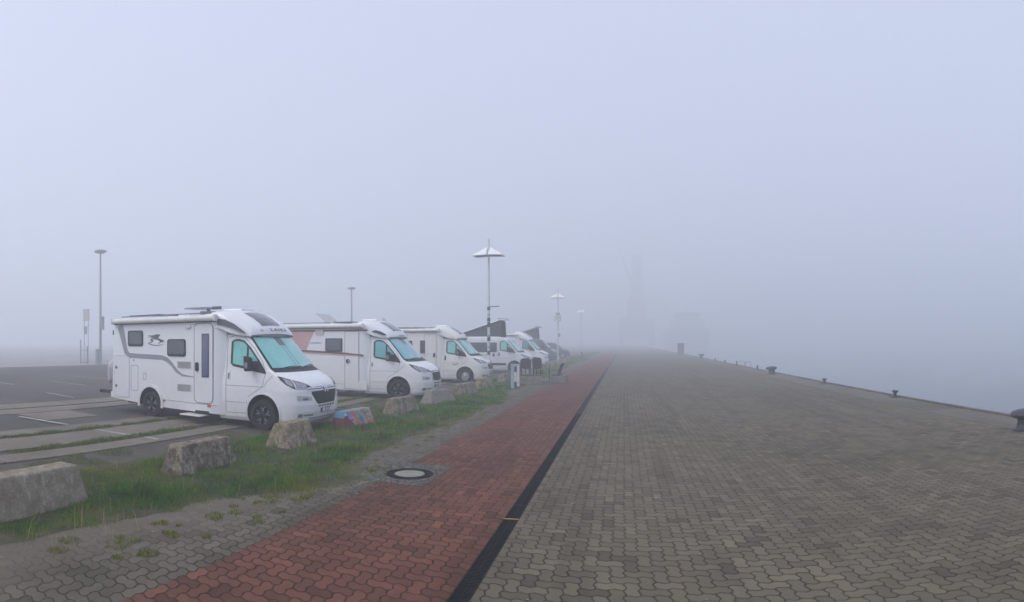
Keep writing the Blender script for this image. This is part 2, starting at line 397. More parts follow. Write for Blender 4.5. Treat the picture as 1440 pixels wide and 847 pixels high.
# grass: real blades
g = NG('grass_blades'); at = g.n('ShaderNodeAttribute', attribute_name='tint'); a = g.sep(at.outputs['Color'])
c = g.mix(a[0], (.012, .072, .003), (.085, .220, .010)); c = g.mix(a[1], c, (.28, .25, .035)); c = g.mix(a[2], c, (.42, .34, .15))
m_grass = g.out(c, .6, spec=.3)
g.b.inputs['Subsurface Weight'].default_value = 0.0
def grass_patch(n, sampler, hfun, wd, name_acc):
    pts = sampler(n)
    base, hh, tint = [], [], []
    for (x, y) in pts:
        r = hfun(x, y)
        if r is None: continue
        h, t1, t2 = r
        base.append((x, y)); hh.append(h); tint.append((t1, t2))
    name_acc.append((np.array(base), np.array(hh), np.array(tint), wd))
def hf_main(x, y):
    a, b = edge_l(y), edge_r(y)
    if x < a - .05 or x > b + .12: return None
    e = min(x - a, b - x)
    n1 = nz(x, y, .8, 4) ; n2 = nz(x, y, 2.6, 9); n3 = nz(x, y, 7.0, 1)
    cover = .26 + n1 * .8 + n2 * .8 + n3 * .4 + min(e, .5) * 1.5
    if random.random() > cover * 1.6: return None
    h = .040 + .085 * max(0, .3 + n1) + .09 * max(0, n2 + .1) + .03 * n3
    h *= min(1.0, .35 + e * 1.5)
    t1 = min(1, max(0, .45 + n2 * 1.1 + random.gauss(0, .2)))
    dry = min(1, max(0, .0 + .9 * nz(x, y, .9, 21) + .5 * nz(x, y, 3.1, 27) + (.30 - min(e, .30)) * 1.5 + random.gauss(0, .15)))
    if y < 7 and x < -5.9: dry = min(1, dry + .25)
    return max(.025, h * random.uniform(.6, 1.35)), t1, dry
acc = []
def samp(x0, x1, y0, y1):
    return lambda n: zip(rng.uniform(x0, x1, n), y0 + (y1 - y0) * rng.uniform(0, 1, n))
grass_patch(95000, samp(-7.9, -3.6, 1.6, 10), hf_main, .0055, acc)
grass_patch(75000, samp(-7.9, -3.6, 10, 22), hf_main, .0085, acc)
grass_patch(60000, samp(-7.9, -3.6, 22, 60), hf_main, .018, acc)
grass_patch(25000, samp(-7.9, -3.6, 60, 110), hf_main, .04, acc)
def hf_strip(x, y):
    if nz(x * .6, y, .9, 31) < -.22: return None
    return random.uniform(.02, .085) * (1 + .8 * nz(x, y, 2)), random.random() * .7, min(1, max(0, .35 + random.gauss(0, .2)))
for x0, x1 in ((-10.62, -10.45), (-9.24, -8.96)):
    grass_patch(16000, samp(x0, x1, 3, 22), hf_strip, .008, acc); grass_patch(7000, samp(x0, x1, 22, 50), hf_strip, .02, acc)
def hf_soil(x, y):
    if nz(x, y, 1.3, 41) < .05: return None
    return random.uniform(.02, .06), random.random() * .6, min(1, max(0, .4 + random.gauss(0, .2)))
grass_patch(22000, samp(-8.32, -7.2, 3, 20), hf_soil, .007, acc)
# isolated tufts in the paving joints
TUFT = [(random.uniform(-4.6, -3.75), random.uniform(3.2, 16), random.uniform(.03, .10)) for _ in range(70)] + [(-4.3, 5.0, .12), (-4.2, 5.25, .10), (-3.9, 4.4, .06), (-4.35, 3.6, .14), (-4.75, 3.3, .12), (-4.6, 3.05, .1), (-3.62, 8.3, .10), (-3.75, 8.0, .08), (-4.25, 6.1, .13), (-4.15, 5.9, .1)]
tp = []
for tx, ty, tr in TUFT:
    for _ in range(int(1100 * tr)):
        rr = tr * math.sqrt(random.random()); t = random.uniform(0, 6.283); tp.append((tx + rr * math.cos(t) * .9, ty + rr * math.sin(t)))
grass_patch(0, lambda n: tp, lambda x, y: (random.uniform(.012, .045), random.random() * .6, min(1, max(0, .55 + random.gauss(0, .25)))), .006, acc)
# taller straw-coloured stalks
stalk = [(random.uniform(-7.0, -4.5), random.uniform(2.2, 14)) for _ in range(260)]
grass_patch(0, lambda n: stalk, lambda x, y: (random.uniform(.12, .30), .6, 1.9), .005, acc)
V, Fc, T = [], [], []
off = 0
for base, hh, tint, wd in acc:
    n = len(base)
    if not n: continue
    th = rng.uniform(0, 2 * np.pi, n); lean = rng.uniform(0, 2 * np.pi, n); ln = rng.uniform(.1, .75, n) * hh
    dx, dy = np.cos(th) * wd / 2, np.sin(th) * wd / 2; lx, ly = np.cos(lean) * ln, np.sin(lean) * ln
    z0 = np.zeros(n)
    P5 = np.empty((n, 5, 3))
    P5[:, 0] = np.stack([base[:, 0] - dx, base[:, 1] - dy, z0], 1); P5[:, 1] = np.stack([base[:, 0] + dx, base[:, 1] + dy, z0], 1)
    P5[:, 2] = np.stack([base[:, 0] + dx * .8 + lx * .35, base[:, 1] + dy * .8 + ly * .35, hh * .6], 1)
    P5[:, 3] = np.stack([base[:, 0] - dx * .8 + lx * .35, base[:, 1] - dy * .8 + ly * .35, hh * .6], 1)
    P5[:, 4] = np.stack([base[:, 0] + lx, base[:, 1] + ly, hh], 1)
    V.append(P5.reshape(-1, 3)); idx = off + np.arange(n)[:, None] * 5
    Fc.append((idx + np.array([0, 1, 2, 3]), idx + np.array([3, 2, 4]))); off += n * 5
    straw = np.clip(tint[:, 1] - 1, 0, 1)
    col = np.stack([tint[:, 0], np.clip(tint[:, 1], 0, 1), straw, np.ones(n)], 1); T.append(np.repeat(col, 5, 0))
V = np.concatenate(V); T = np.concatenate(T)
q = np.concatenate([f[0] for f in Fc]); t3 = np.concatenate([f[1] for f in Fc])
me = bpy.data.meshes.new('grass'); me.vertices.add(len(V)); me.vertices.foreach_set('co', V.ravel())
loops = np.concatenate([q.ravel(), t3.ravel()]); me.loops.add(len(loops)); me.loops.foreach_set('vertex_index', loops)
nf = len(q) + len(t3); me.polygons.add(nf)
starts = np.concatenate([np.arange(len(q)) * 4, len(q) * 4 + np.arange(len(t3)) * 3]); me.polygons.foreach_set('loop_start', starts)
me.update(); me.validate()
ca = me.color_attributes.new('tint', 'FLOAT_COLOR', 'POINT'); ca.data.foreach_set('color', T.ravel())
me.materials.append(m_grass)
go = bpy.data.objects.new('grass', me); COL.objects.link(go); tag(go, kind='stuff')

# loose grit swept against the verge
m = MB()
for _ in range(1500):
    y = 2.5 + 14 * random.random() ** 1.3; x = edge_r(y) + abs(random.gauss(0, .38)); r_ = random.uniform(.004, .013)
    if x > -3.2: continue
    c = Vector((x, y, r_ * .5)); t = random.random() * 6
    vs = [c + Vector((math.cos(t + k * 1.571) * r_ * random.uniform(.7, 1.3), math.sin(t + k * 1.571) * r_, -r_ * .5)) for k in range(4)] + [c + Vector((0, 0, r_ * .7))]
    m.add(vs, [(0, 1, 4), (1, 2, 4), (2, 3, 4), (3, 0, 4), (3, 2, 1, 0)])
tag(m.build('grit', flat('grit_stone', (.20, .18, .15), .9, 0, 0, .4, 3)), kind='stuff')

# ------------------------------------------------------------------ drain, manhole, little things on the paving
dr = empty('drain_channel', (-1.265, 0, 0), label='long dark iron slot drain between the red and grey paving', cat='drain')
m_drain = flat('drain_iron', (.012, .012, .013), .9, 0, 0, .5, 10); m_drain.node_tree.nodes['Principled BSDF'].inputs['Specular IOR Level'].default_value = .15
fr = MB(); fr.box(-.087, -.070, -60, 200, -.05, .003); fr.box(.070, .087, -60, 200, -.05, .003); fr.box(-.07, .07, -60, 200, -.12, -.06)
fr.build('frame', m_drain, dr)
gr = MB(); y = 1.0
while y < 16: gr.box(-.069, .069, y, y + .014, -.03, .000); y += .030
gr.box(-.006, .006, 1.0, 16, -.028, -.003)
gr.box(-.069, .069, 16, 200, -.03, -.001); gr.build('grate', m_drain, dr)
for yy in (2.9, 6.9, 10.9, 14.9): MB().box(-.069, .069, yy, yy + .05, -.02, .002).build('joint_plate', m_drain, dr)
o = MB().box(-.09, .085, 6.35, 6.375, -.0, .006).build('twig', flat('ochre_twig', (.32, .20, .06), .7), None, loc=(-1.265, 0, .001)); tag(o, 'thin ochre strip lying across the drain grate', 'twig')

m_cob = ground_mat('small_grey_cobbles', (.16, .16, .14), (.23, .23, .20), (.08, .085, .07), 6)
g = NG('manhole_cobbles'); P = g.pos(); vo = g.n('ShaderNodeTexVoronoi', feature='DISTANCE_TO_EDGE'); g.put(vo.inputs['Vector'], P); vo.inputs['Scale'].default_value = 9.5
vc = g.n('ShaderNodeTexVoronoi'); g.put(vc.inputs['Vector'], P); vc.inputs['Scale'].default_value = 9.5
j = g.M('LESS_THAN', vo.outputs['Distance'], .07); cc = g.mix(g.sep(vc.outputs['Color'])[0], (.075, .07, .055), (.135, .125, .10))
g.bump(g.ramp(vo.outputs['Distance'], 0, .15), .8, .01)
m_cob = g.out(g.mix(j, g.mix(g.ramp(g.noise(P, 5), .45, .7, 0, .5), cc, (.06, .07, .035)), (.02, .02, .014)), .85)
o = MB().box(-3.85, -2.72, 7.48, 8.85, -.04, .004).build('cobble_surround', m_cob); tag(o, kind='structure')
mh = empty('manhole_cover', (-3.17, 8.11, 0), label='round manhole cover with pale concrete centre in dark iron rings', cat='manhole cover')
lug = MB().lathe([(.36, -.01), (.36, .010), (.335, .014), (.33, .006), (.315, .006), (.31, .012), (.27, .013), (.265, .007), (.245, .007), (.24, .011), (.232, .012), (.232, -.01)], n=48)
MB().lathe([(.0001, .011), (.20, .011), (.228, .009), (.228, -.01)], n=40).build('concrete_lid', ground_mat('lid_concrete', (.25, .235, .19), (.33, .31, .26), (.17, .16, .13), 6), mh, smooth=True)
for k in range(16):
    t = k * math.pi / 8; lug.box(-.022, .022, -.010, .010, .010, .016, Matrix.Translation((.285 * math.cos(t), .285 * math.sin(t), 0)) @ Matrix.Rotation(t, 4, 'Z'))
lug.build('ring', m_drain, mh, smooth=True)

# ------------------------------------------------------------------ concrete barrier blocks
def block(ax, ay, bx, by, depth, h, mat, label, inset=(.10, .14), jag=.02, seed=0, painted=None):
    A = Vector((ax, ay, 0)); B = Vector((bx, by, 0)); L = (B - A).length; d = (B - A).normalized(); nrm = Vector((-d.y, d.x, 0))
    bm = bmesh.new(); bmesh.ops.create_cube(bm, size=1.0)
    bmesh.ops.subdivide_edges(bm, edges=bm.edges, cuts=17, use_grid_fill=True)
    i0, i1 = inset
    me = bpy.data.meshes.new('barrier_block')
    for v in bm.verts:
        s, t, u = v.co.x + .5, v.co.y + .5, v.co.z + .5          # along, depth, height
        x = s * L + (i0 * u) * (1 - 2 * s); y = t * depth + (i1 * u) * (1 - 2 * t)
        z = u * (h + .05) - .05
        p = Vector((x, y, z)); q = p * 1.0 + Vector((seed * 3.1, seed * 1.7, 0))
        e = sum(1 for k in (s, t, u) if k < .02 or k > .98)
        nn = mnoise.noise(q * 3.0) * .6 + mnoise.noise(q * 9) * .4 + mnoise.noise(q * 23) * .25
        amp = jag * (1.0 if e < 2 else 1.0)
        c = Vector((L / 2, depth / 2, h / 2)); dirv = (p - c); dirv.z *= 1.6; dirv.normalize()
        p += dirv * nn * amp * .6
        if e >= 2: p -= dirv * (.008 + .035 * max(0, mnoise.noise(q * 6 + Vector((9, 9, 9)))) * (jag / .02))
        v.co = p
    bm.to_mesh(me); bm.free()
    mats = mat if isinstance(mat, list) else [mat]
    for m in mats: me.materials.append(m)
    o = bpy.data.objects.new('barrier_block', me); COL.objects.link(o); o.location = A
    o.rotation_euler = (0, 0, math.atan2(d.y, d.x)); me.shade_smooth(); me.set_sharp_from_angle(angle=R(50))
    if painted:
        ca = me.color_attributes.new('mural', 'FLOAT_COLOR', 'POINT')
        for k, v in enumerate(me.vertices):
            ca.data[k].color = (*painted(v.co.x / L, v.co.z / h, v.co.y / depth), 1)
    tag(o, label, 'concrete block', 'concrete barrier blocks along the grass verge'); return o
cbA = concrete_block_mat('pale_block_concrete', (.32, .28, .215), (.20, .17, .125), (.47, .425, .34), .12, 1)
cbB = concrete_block_mat('blotched_block_concrete', (.27, .225, .165), (.070, .056, .042), (.56, .50, .39), .12, 5)
cbC = concrete_block_mat('yellow_lichened_concrete', (.32, .27, .18), (.13, .10, .065), (.54, .48, .36), .55, 9)
cbD = concrete_block_mat('brown_streaked_concrete', (.30, .26, .19), (.13, .11, .08), (.48, .43, .33), .25, 14)
cbE = concrete_block_mat('smooth_grey_concrete', (.26, .25, .22), (.20, .19, .165), (.31, .30, .27), .1, 19)
# NOTE the front long face looks to +X, so depth runs to -X from the A-B edge
block(-5.52, 2.70, -5.73, 4.33, .62, .46, cbA, 'large pale concrete block with a stained foot, nearest one at the left picture edge', seed=1, jag=.012, inset=(.10, .16))
block(-5.84, 6.05, -5.85, 7.42, .50, .45, cbB, 'long concrete block blotched dark and cream, standing in tall grass before the near motorhome', seed=2, inset=(.12, .12))
block(-5.76, 8.80, -5.78, 9.90, .62, .46, cbC, 'yellowish lichen covered concrete block in front of the near motorhome bonnet', seed=3, jag=.035, inset=(.14, .17))
def mural(s, u, t):
    n = mnoise.noise(Vector((s * 9, u * 9, 2))) * .06; s2 = s + n; u2 = u + n
    c = (.38, .31, .25)
    if s2 < .34 and u2 > .50: c = (.10, .27, .40)
    if .18 < s2 < .34 and .5 < u2 < .85: c = (.34, .22, .50)
    if s2 < .30 and u2 < .80 - abs(s2 - .12) * 2.3: c = (.13, .022, .018)
    if abs(s2 - .12) < .025 and .80 < u2 < .90: c = (.75, .75, .72)
    if u2 < .18 and .24 < s2 < .48: c = (.03, .10, .08)
    if abs((s2 - .34) - (1 - u2) * .18) < .045: c = (.52, .12, .10)
    if .42 < s2 < .62 and u2 < .28: c = (.45, .14, .13)
    if abs((s2 - .47) - (.9 - u2) * .18) < .05 and u2 > .25: c = (.10, .30, .26)
    if abs((s2 - .57) - (.6 - u2) * .1) < .035 and u2 < .62: c = (.12, .12, .28)
    if abs((s2 - .66) - (.9 - u2) * .2) < .03 and u2 > .35: c = (.16, .22, .18)
    if abs((s2 - .74) - (.95 - u2) * .22) < .016 and u2 > .5: c = (.02, .02, .02)
    if s2 > .74 and u2 < .36: c = (.48, .15, .11)
    return c
g = NG('painted_block_concrete'); a = g.n('ShaderNodeAttribute', attribute_name='mural'); p = g.obj(); n2 = g.noise(p, 30, 5, .7)
g.bump(n2, .6, .015)
m_mural = g.out(g.mix(g.ramp(n2, .45, .75, 0, .5), a.outputs['Color'], (.20, .17, .14)), .75)
block(-5.95, 11.35, -5.80, 12.65, .50, .42, m_mural, 'small concrete block painted with blue, red and dark colours', seed=4, painted=mural, jag=.014)
block(-5.95, 14.2, -5.72, 15.52, .48, .46, cbD, 'brown streaked concrete block in front of the second motorhome wheel', seed=5, jag=.03)
block(-5.92, 16.95, -5.35, 18.10, .60, .46, cbE, 'smooth light grey concrete block with rounded sides beside the second motorhome bumper', seed=6, jag=.02, inset=(.22, .18))
block(-5.80, 19.9, -5.52, 21.45, .52, .46, cbD, 'weathered tan concrete block just past the smooth grey one', seed=7, jag=.03)
block(-5.88, 23.35, -5.52, 24.4, .50, .45, cbC, 'tan concrete block behind the information post and before the third motorhome', seed=8, jag=.03)
block(-5.7, 27.3, -5.5, 28.4, .50, .45, cbD, 'small foggy concrete block beside the grey panel van nose', seed=9, jag=.03)
BL = 'concrete blocks fading into the fog'
for k, yy in enumerate((33.5, 38.8, 44.5, 50.5, 56.5)):
    b = block(-5.6 + .1 * (k % 2), yy, -5.45, yy + 1.1, .50, .45, (cbE, cbD, cbC)[k % 3], 'x', seed=10 + k, jag=.02)
    b['label'] = ['fog paled concrete block between the grey panel van and the motorhome behind it', 'fog paled concrete block just past the half hidden motorhome nose', 'very faint concrete block farther along the verge, in front of the dark grey panel van', 'very faint concrete block in the verge just short of the second street lamp', 'last just visible concrete block by the foot of the second street lamp'][k]

# ------------------------------------------------------------------ vehicles
CAB = dict(  # z: (x of nose at centre, x where the corner starts, half width, roundness)
    z=[.18, .26, .45, .60, .75, .90, 1.00, 1.06, 1.13, 1.21, 1.29, 1.34, 1.38, 1.50, 1.70, 1.90, 2.08, 2.16, 2.20],
    xf=[.92, 1.02, 1.07, 1.08, 1.065, 1.045, 1.01, .965, .88, .745, .56, .435, .365, .25, .065, -.12, -.29, -.38, -.60],
    xs=[.40, .32, .32, .34, .36, .36, .35, .34, .32, .27, .19, .11, .04, -.06, -.24, -.43, -.60, -.72, -.90],
    w=[.93, .97, .99, 1.0, 1.0, 1.0, .995, .99, .985, .975, .965, .96, .955, .948, .935, .92, .90, .88, .84],
    n=[3.2, 3.2, 3.2, 3.1, 3.0, 3.0, 3.0, 2.9, 2.8, 2.7, 2.6, 2.6, 2.6, 2.6, 2.6, 2.6, 2.6, 2.6, 2.6])
VAN = {k: list(v) for k, v in CAB.items()}
VAN['z'] = CAB['z'][:-2] + [2.18, 2.27, 2.33, 2.36]; VAN['xf'] = CAB['xf'][:-2] + [-.42, -.60, -.90, -1.25]
VAN['xs'] = CAB['xs'][:-2] + [-.78, -.98, -1.2, -1.55]; VAN['w'] = CAB['w'][:11] + [.96, .955, .95, .94, .928, .912, .895, .87, .80, .66]
VAN['n'] = CAB['n'][:-2] + [2.6, 2.6, 2.6, 2.6]
class Surf:
    def __init__(s, T, dx=0.0): s.T = T; s.dx = dx
    def at(s, z):
        T = s.T; return tuple(float(np.interp(z, T['z'], T[k])) for k in ('xf', 'xs', 'w', 'n'))
    def side(s, x, z, sg=-1):
        xf, xs, w, n = s.at(z)
        if x <= xs: return Vector((x, sg * w, z))
        t = min(1.0, (x - xs) / (xf - xs)); return Vector((x, sg * w * (1 - t ** n) ** (1 / n), z))
    def ang(s, phi, z):      # phi from 0 (centre of nose) to +-90 deg (flank); beyond: along the flank
        xf, xs, w, n = s.at(z); sg = -1 if phi > 0 else 1; a = abs(phi)
        return Vector((xs + (xf - xs) * max(0, math.cos(a)) ** (2 / n), sg * w * math.sin(min(a, math.pi / 2)) ** (2 / n), z))
    def yz(s, y, z):
        xf, xs, w, n = s.at(z); t = min(.9999, abs(y) / w)
        return Vector((xs + (xf - xs) * (1 - t ** n) ** (1 / n), y, z))
    def off(s, f, a, b, d):
        p = f(a, b); e = .004
        u = f(a + e, b) - f(a - e, b); v = f(a, b + e) - f(a, b - e); n = u.cross(v)
        if n.length < 1e-12: return p
        n.normalize()
        if n.dot(Vector((p.x + .8, p.y * 1.2, (p.z - .9) * .6))) < 0: n = -n
        return p + n * d
    def patch(s, kind, a0, a1, zlo, zhi, d, na=14, nb=8, sg=-1):
        """closed thin panel following the body surface"""
        f = {'side': lambda a, b: s.side(a, b, sg), 'ang': s.ang, 'yz': s.yz}[kind]
        lo = zlo if callable(zlo) else (lambda a: zlo); hi = zhi if callable(zhi) else (lambda a: zhi)
        out, inn = [], []
        for i in range(na + 1):
            a = a0 + (a1 - a0) * i / na; l, h = lo(a), hi(a)
            out.append([s.off(f, a, l + (h - l) * j / nb, d) for j in range(nb + 1)])
            inn.append([s.off(f, a, l + (h - l) * j / nb, -.01) for j in range(nb + 1)])
        m = MB().grid(out)
        m.grid([out[0], inn[0]]); m.grid([out[-1], inn[-1]]); m.grid([[r[0] for r in out], [r[0] for r in inn]]); m.grid([[r[-1] for r in out], [r[-1] for r in inn]])
        return m
    def upatch(s, yedge, z0, z1, d, u0=-1.0, u1=1.0, na=26, nb=10):
        """windscreen style panel: y = u * yedge(z)"""
        f = lambda u, z: s.yz(u * yedge(z), z)
        out = [[s.off(f, u0 + (u1 - u0) * i / na, z0 + (z1 - z0) * j / nb, d) for j in range(nb + 1)] for i in range(na + 1)]
        inn = [[s.off(f, u0 + (u1 - u0) * i / na, z0 + (z1 - z0) * j / nb, -.01) for j in range(nb + 1)] for i in range(na + 1)]
        m = MB().grid(out); m.grid([out[0], inn[0]]); m.grid([out[-1], inn[-1]]); m.grid([[r[0] for r in out], [r[0] for r in inn]]); m.grid([[r[-1] for r in out], [r[-1] for r in inn]])
        return m
    def ribbon(s, pts, wd, d, sg=-1, kind='side', m=None):
        m = m or MB(); f = (lambda a, b: s.side(a, b, sg)) if kind == 'side' else s.yz
        P = []
        for a, b in zip(pts[:-1], pts[1:]):
            n = max(1, int(math.dist(a, b) / .06))
            P += [(a[0] + (b[0] - a[0]) * k / n, a[1] + (b[1] - a[1]) * k / n) for k in range(n)]
        P.append(pts[-1]); rows = []
        for i, p in enumerate(P):
            q0, q1 = P[max(0, i - 1)], P[min(len(P) - 1, i + 1)]; dx, dz = q1[0] - q0[0], q1[1] - q0[1]; l = math.hypot(dx, dz) or 1
            wx, wz = -dz / l * wd / 2, dx / l * wd / 2
            rows.append([s.off(f, p[0] - wx, p[1] - wz, 0), s.off(f, p[0] - wx, p[1] - wz, d), s.off(f, p[0] + wx, p[1] + wz, d), s.off(f, p[0] + wx, p[1] + wz, 0)])
        return m.grid(rows, True)
    def body(s, xr, zs=None):
        T = s.T; z = np.unique(np.concatenate([np.linspace(T['z'][0], T['z'][-1], 64), T['z']]))
        rows = []
        phis = [math.pi / 2 * (k / 22) for k in range(-22, 23)]
        for zz in z:
            xf, xs, w, n = s.at(zz); r = []
            nb = 10
            for k in range(nb): r.append(Vector((xr + (xs - xr) * k / nb, w, zz)))
            r += [s.ang(p, zz) for p in phis]
            for k in range(nb - 1, -1, -1): r.append(Vector((xr + (xs - xr) * k / nb, -w, zz)))
            rows.append(r)
        m = MB().grid(rows); N = len(rows[0])
        m.add(rows[0], [tuple(range(N))[::-1]]); m.add(rows[-1], [tuple(range(N))])
        m.grid([[r[-1] for r in rows], [r[0] for r in rows]])
        return m

def wheel(parent, x, y, style, r=.345, sg=-1, z=None):
    z = r if z is None else z
    Mx = Matrix.Translation((x, y, z)) @ Matrix.Rotation(R(90) * (1 if sg < 0 else -1), 4, 'X')   # local +Z to outside
    wo = MB().lathe([(.215, -.17), (.30, -.17), (.335, -.15), (r, -.12), (r, .0), (.337, .025), (.30, .045), (.235, .045), (.222, .03), (.215, .0), (.215, -.17)], Mx, 40).build('wheel', M_RUBBER, parent, smooth=True)
    rm = MB().lathe([(.225, .02), (.215, .035), (.205, .02), (.195, -.04), (.05, -.06), (.0001, -.06)], Mx, 32)
    if style == 'alloy':
        rm.lathe([(.07, -.06), (.065, .012), (.04, .02), (.0001, .02)], Mx, 20)
        for k in range(5):
            t = k * 2 * math.pi / 5 + .3; Rk = Mx @ Matrix.Rotation(t, 4, 'Z')
            rm.add([Rk @ Vector(p) for p in [(.04, -.045, -.03), (.04, .045, -.03), (.20, .062, -.03), (.20, -.062, -.03), (.04, -.038, .010), (.04, .038, .010), (.20, .045, .014), (.20, -.045, .014)]],
                   [(0, 3, 2, 1), (4, 5, 6, 7), (0, 1, 5, 4), (1, 2, 6, 5), (2, 3, 7, 6), (3, 0, 4, 7)])
        sp = rm; sp.cur = 1
        for k in range(5):
            t = k * 2 * math.pi / 5 + .3; Rk = Mx @ Matrix.Rotation(t, 4, 'Z')
            for sgn in (-1, 1):
                pts = [(.085, .008 * sgn), (.135, .022 * sgn), (.198, .062 * sgn), (.202, .046 * sgn), (.145, .010 * sgn), (.090, .000)]
                sp.prism(pts, .006, Rk @ Matrix.Translation((0, 0, .0125)))
        rm.build('rim', [M_RIM, M_ALU], wo, smooth=True, angle=30)
    else:
        rm.lathe([(.195, -.035), (.15, .005), (.12, .012), (.09, .0), (.075, .02), (.05, .032), (.0001, .034)], Mx, 28)
        for k in range(10):
            t = k * 2 * math.pi / 10; Rk = Mx @ Matrix.Rotation(t, 4, 'Z')
            rm.box(.135, .17, -.018, .018, -.02, .0, Rk)
        rm.build('rim', M_STEEL, wo, smooth=True, angle=35)
    return wo

def make_cab(root, S, paint, style, blind, xr, wx=0.0, arch_cut=True, wheel_style='alloy', plate='K 317', rear=None, roof=True):
    """nose, doors, glazing and lamps shared by the vans; returns the body"""
    b = S.body(xr).build('cab_body' if roof else 'body', [paint, M_WELL], root, smooth=True, angle=38)
    cm = MB(); holes = [0.0] + ([rear] if rear is not None else [])
    for hx in holes:
        for sg in (-1, 1): cm.tube((hx, sg * .62, .37), (hx, sg * 1.3, .37), .445, n=44)
    cm.v = [(v[0], v[1], v[2]) for v in cm.v]
    cut(b, cm, M_WELL)
    for sg in (-1, 1):
        for hx in holes:   # wheel arch lips
            pts = [(hx + .462 * math.cos(t), .37 + .462 * math.sin(t)) for t in [R(-20 + 220 * k / 26) for k in range(27)]]
            S.ribbon(pts, .035, .018, sg).build('arch_trim', paint, root, smooth=True)
            wheel(root, hx, sg * .985, wheel_style, sg=sg)
        # cab door: gap lines, glazing, handle
        seam = S.ribbon([(-1.08, .36), (-1.08, 2.10), (-.86, 2.15), (-.58, 2.10)], .012, .0025, sg)
        S.ribbon([(-.58, 2.10), (-.30, 1.86), (-.04, 1.55), (.05, 1.30), (-.02, .98), (-.42, .74)], .010, .0025, sg, m=seam)
        S.ribbon([(-.46, .66), (-.44, .36), (-1.08, .34)], .010, .0025, sg, m=seam)
        S.ribbon([(-1.08, .98), (-.02, .98)], .010, .002, sg, m=seam)
        S.ribbon([(-1.06, .60), (-.50, .60)], .008, .002, sg, m=seam)
        dr = seam.build('cab_door', M_SEAM, root)
        top = lambda x: float(np.interp(x, [-.97, -.90, -.75, -.60, -.40, -.10, .06], [2.00, 2.055, 2.07, 2.04, 1.88, 1.54, 1.32]))
        bot = lambda x: float(np.interp(x, [-.97, -.90, -.50, -.30, .06], [1.50, 1.43, 1.37, 1.33, 1.27]))
        wf = S.patch('side', -.97, .06, bot, top, .006, 22, 8, sg).build('side_window', M_RUBF, dr, smooth=True)
        S.patch('side', -.90, -.50, lambda x: bot(x) + .06, lambda x: top(x) - .05, .010, 10, 6, sg).build('pane', blind, wf, smooth=True)
        S.patch('side', -.44, -.17, lambda x: bot(x) + .20 + (x + .44) * .2, lambda x: top(x) - .06, .010, 8, 6, sg).build('pane', blind, wf, smooth=True)
        hb = S.patch('side', -1.045, -.965, 1.10, 1.32, .012, 3, 6, sg).build('door_handle', paint if style != 'fiat' else M_BLACK, dr, smooth=True)
        S.patch('side', -1.03, -.98, 1.13, 1.27, .016, 3, 4, sg).build('handle_recess', M_SEAM if style != 'fiat' else M_BLACK, hb, smooth=True)
        mr = MB(); mr.box(-.33, -.24, *sorted((sg * .90, sg * 1.06)), 1.36, 1.42)
        mr.build('mirror_arm', M_BLACK, root, bevel=.01)
        mi = MB(); x0 = -.40
        mi.add([(x, sg * y, z) for (x, y, z) in [(-.38, 1.03, 1.32), (-.38, 1.22, 1.33), (-.22, 1.20, 1.36), (-.22, 1.04, 1.34), (-.40, 1.02, 1.68), (-.40, 1.22, 1.69), (-.26, 1.19, 1.64), (-.26, 1.04, 1.64)]],
               [(0, 3, 2, 1), (4, 5, 6, 7), (0, 1, 5, 4), (1, 2, 6, 5), (2, 3, 7, 6), (3, 0, 4, 7)])
        mo = mi.build('mirror', M_BLACK, root, bevel=.025, smooth=True)
        MB().box(-.35, -.27, *sorted((sg * 1.212, sg * 1.228)), 1.40, 1.53).build('indicator', M_LENS, mo, bevel=.004)
        # fender crease and bonnet gap
        cr = S.ribbon([(.02, .98), (.10, 1.10), (.24, 1.235)], .010, .0025, sg)
        cr.build('wing_gap', M_SEAM, root)
        # headlamp
        a0, a1 = R(22) * -sg, R(80) * -sg
        lo = lambda a: float(np.interp(abs(math.degrees(a)), [22, 30, 40, 60, 74, 80], [.985, .960, .950, .965, 1.05, 1.15]))
        hi = lambda a: float(np.interp(abs(math.degrees(a)), [22, 30, 40, 60, 74, 80], [1.00, 1.06, 1.11, 1.18, 1.225, 1.235]))
        hl = S.patch('ang', a0, a1, lo, hi, .006, 20, 5).build('headlight', M_BLACK, root, smooth=True)
        S.patch('ang', R(31) * -sg, R(52) * -sg, lambda a: lo(a) + .025, lambda a: hi(a) - .018, .010, 10, 4).build('lens', M_LENS, hl, smooth=True)
        S.patch('ang', R(59) * -sg, R(72) * -sg, lambda a: lo(a) + .03, lambda a: hi(a) - .02, .010, 8, 4).build('reflector', M_LENS, hl, smooth=True)
        S.patch('ang', R(24) * -sg, R(56) * -sg, lambda a: lo(a) + .004, lambda a: lo(a) + .020, .012, 14, 2).build('light_strip', M_PLATE, hl, smooth=True)
        S.patch('ang', R(53.5) * -sg, R(57) * -sg, lambda a: lo(a) + .01, lambda a: hi(a) - .012, .012, 3, 4).build('light_strip', M_PLATE, hl, smooth=True)
        # bumper corner recess with lamp
        fr_ = S.patch('yz', sg * .88, sg * .56, lambda y: .70 - .0 * y, lambda y: .82 - (.88 - abs(y)) * .12, .004, 10, 4).build('bumper_recess', M_RECESS, root, smooth=True)
        S.patch('yz', sg * .78, sg * .66, .715, .755, .010, 5, 2).build('fog_lamp', M_DGREY, fr_, smooth=True)
        S.patch('yz', sg * .86, sg * .78, .335, .415, .012, 5, 4).build('reflector', M_LENS, root, smooth=True)
        S.patch('yz', sg * .76, sg * .50, .36, lambda y: .40, .005, 6, 2).build('bumper_slot', M_SEAM, root, smooth=True)
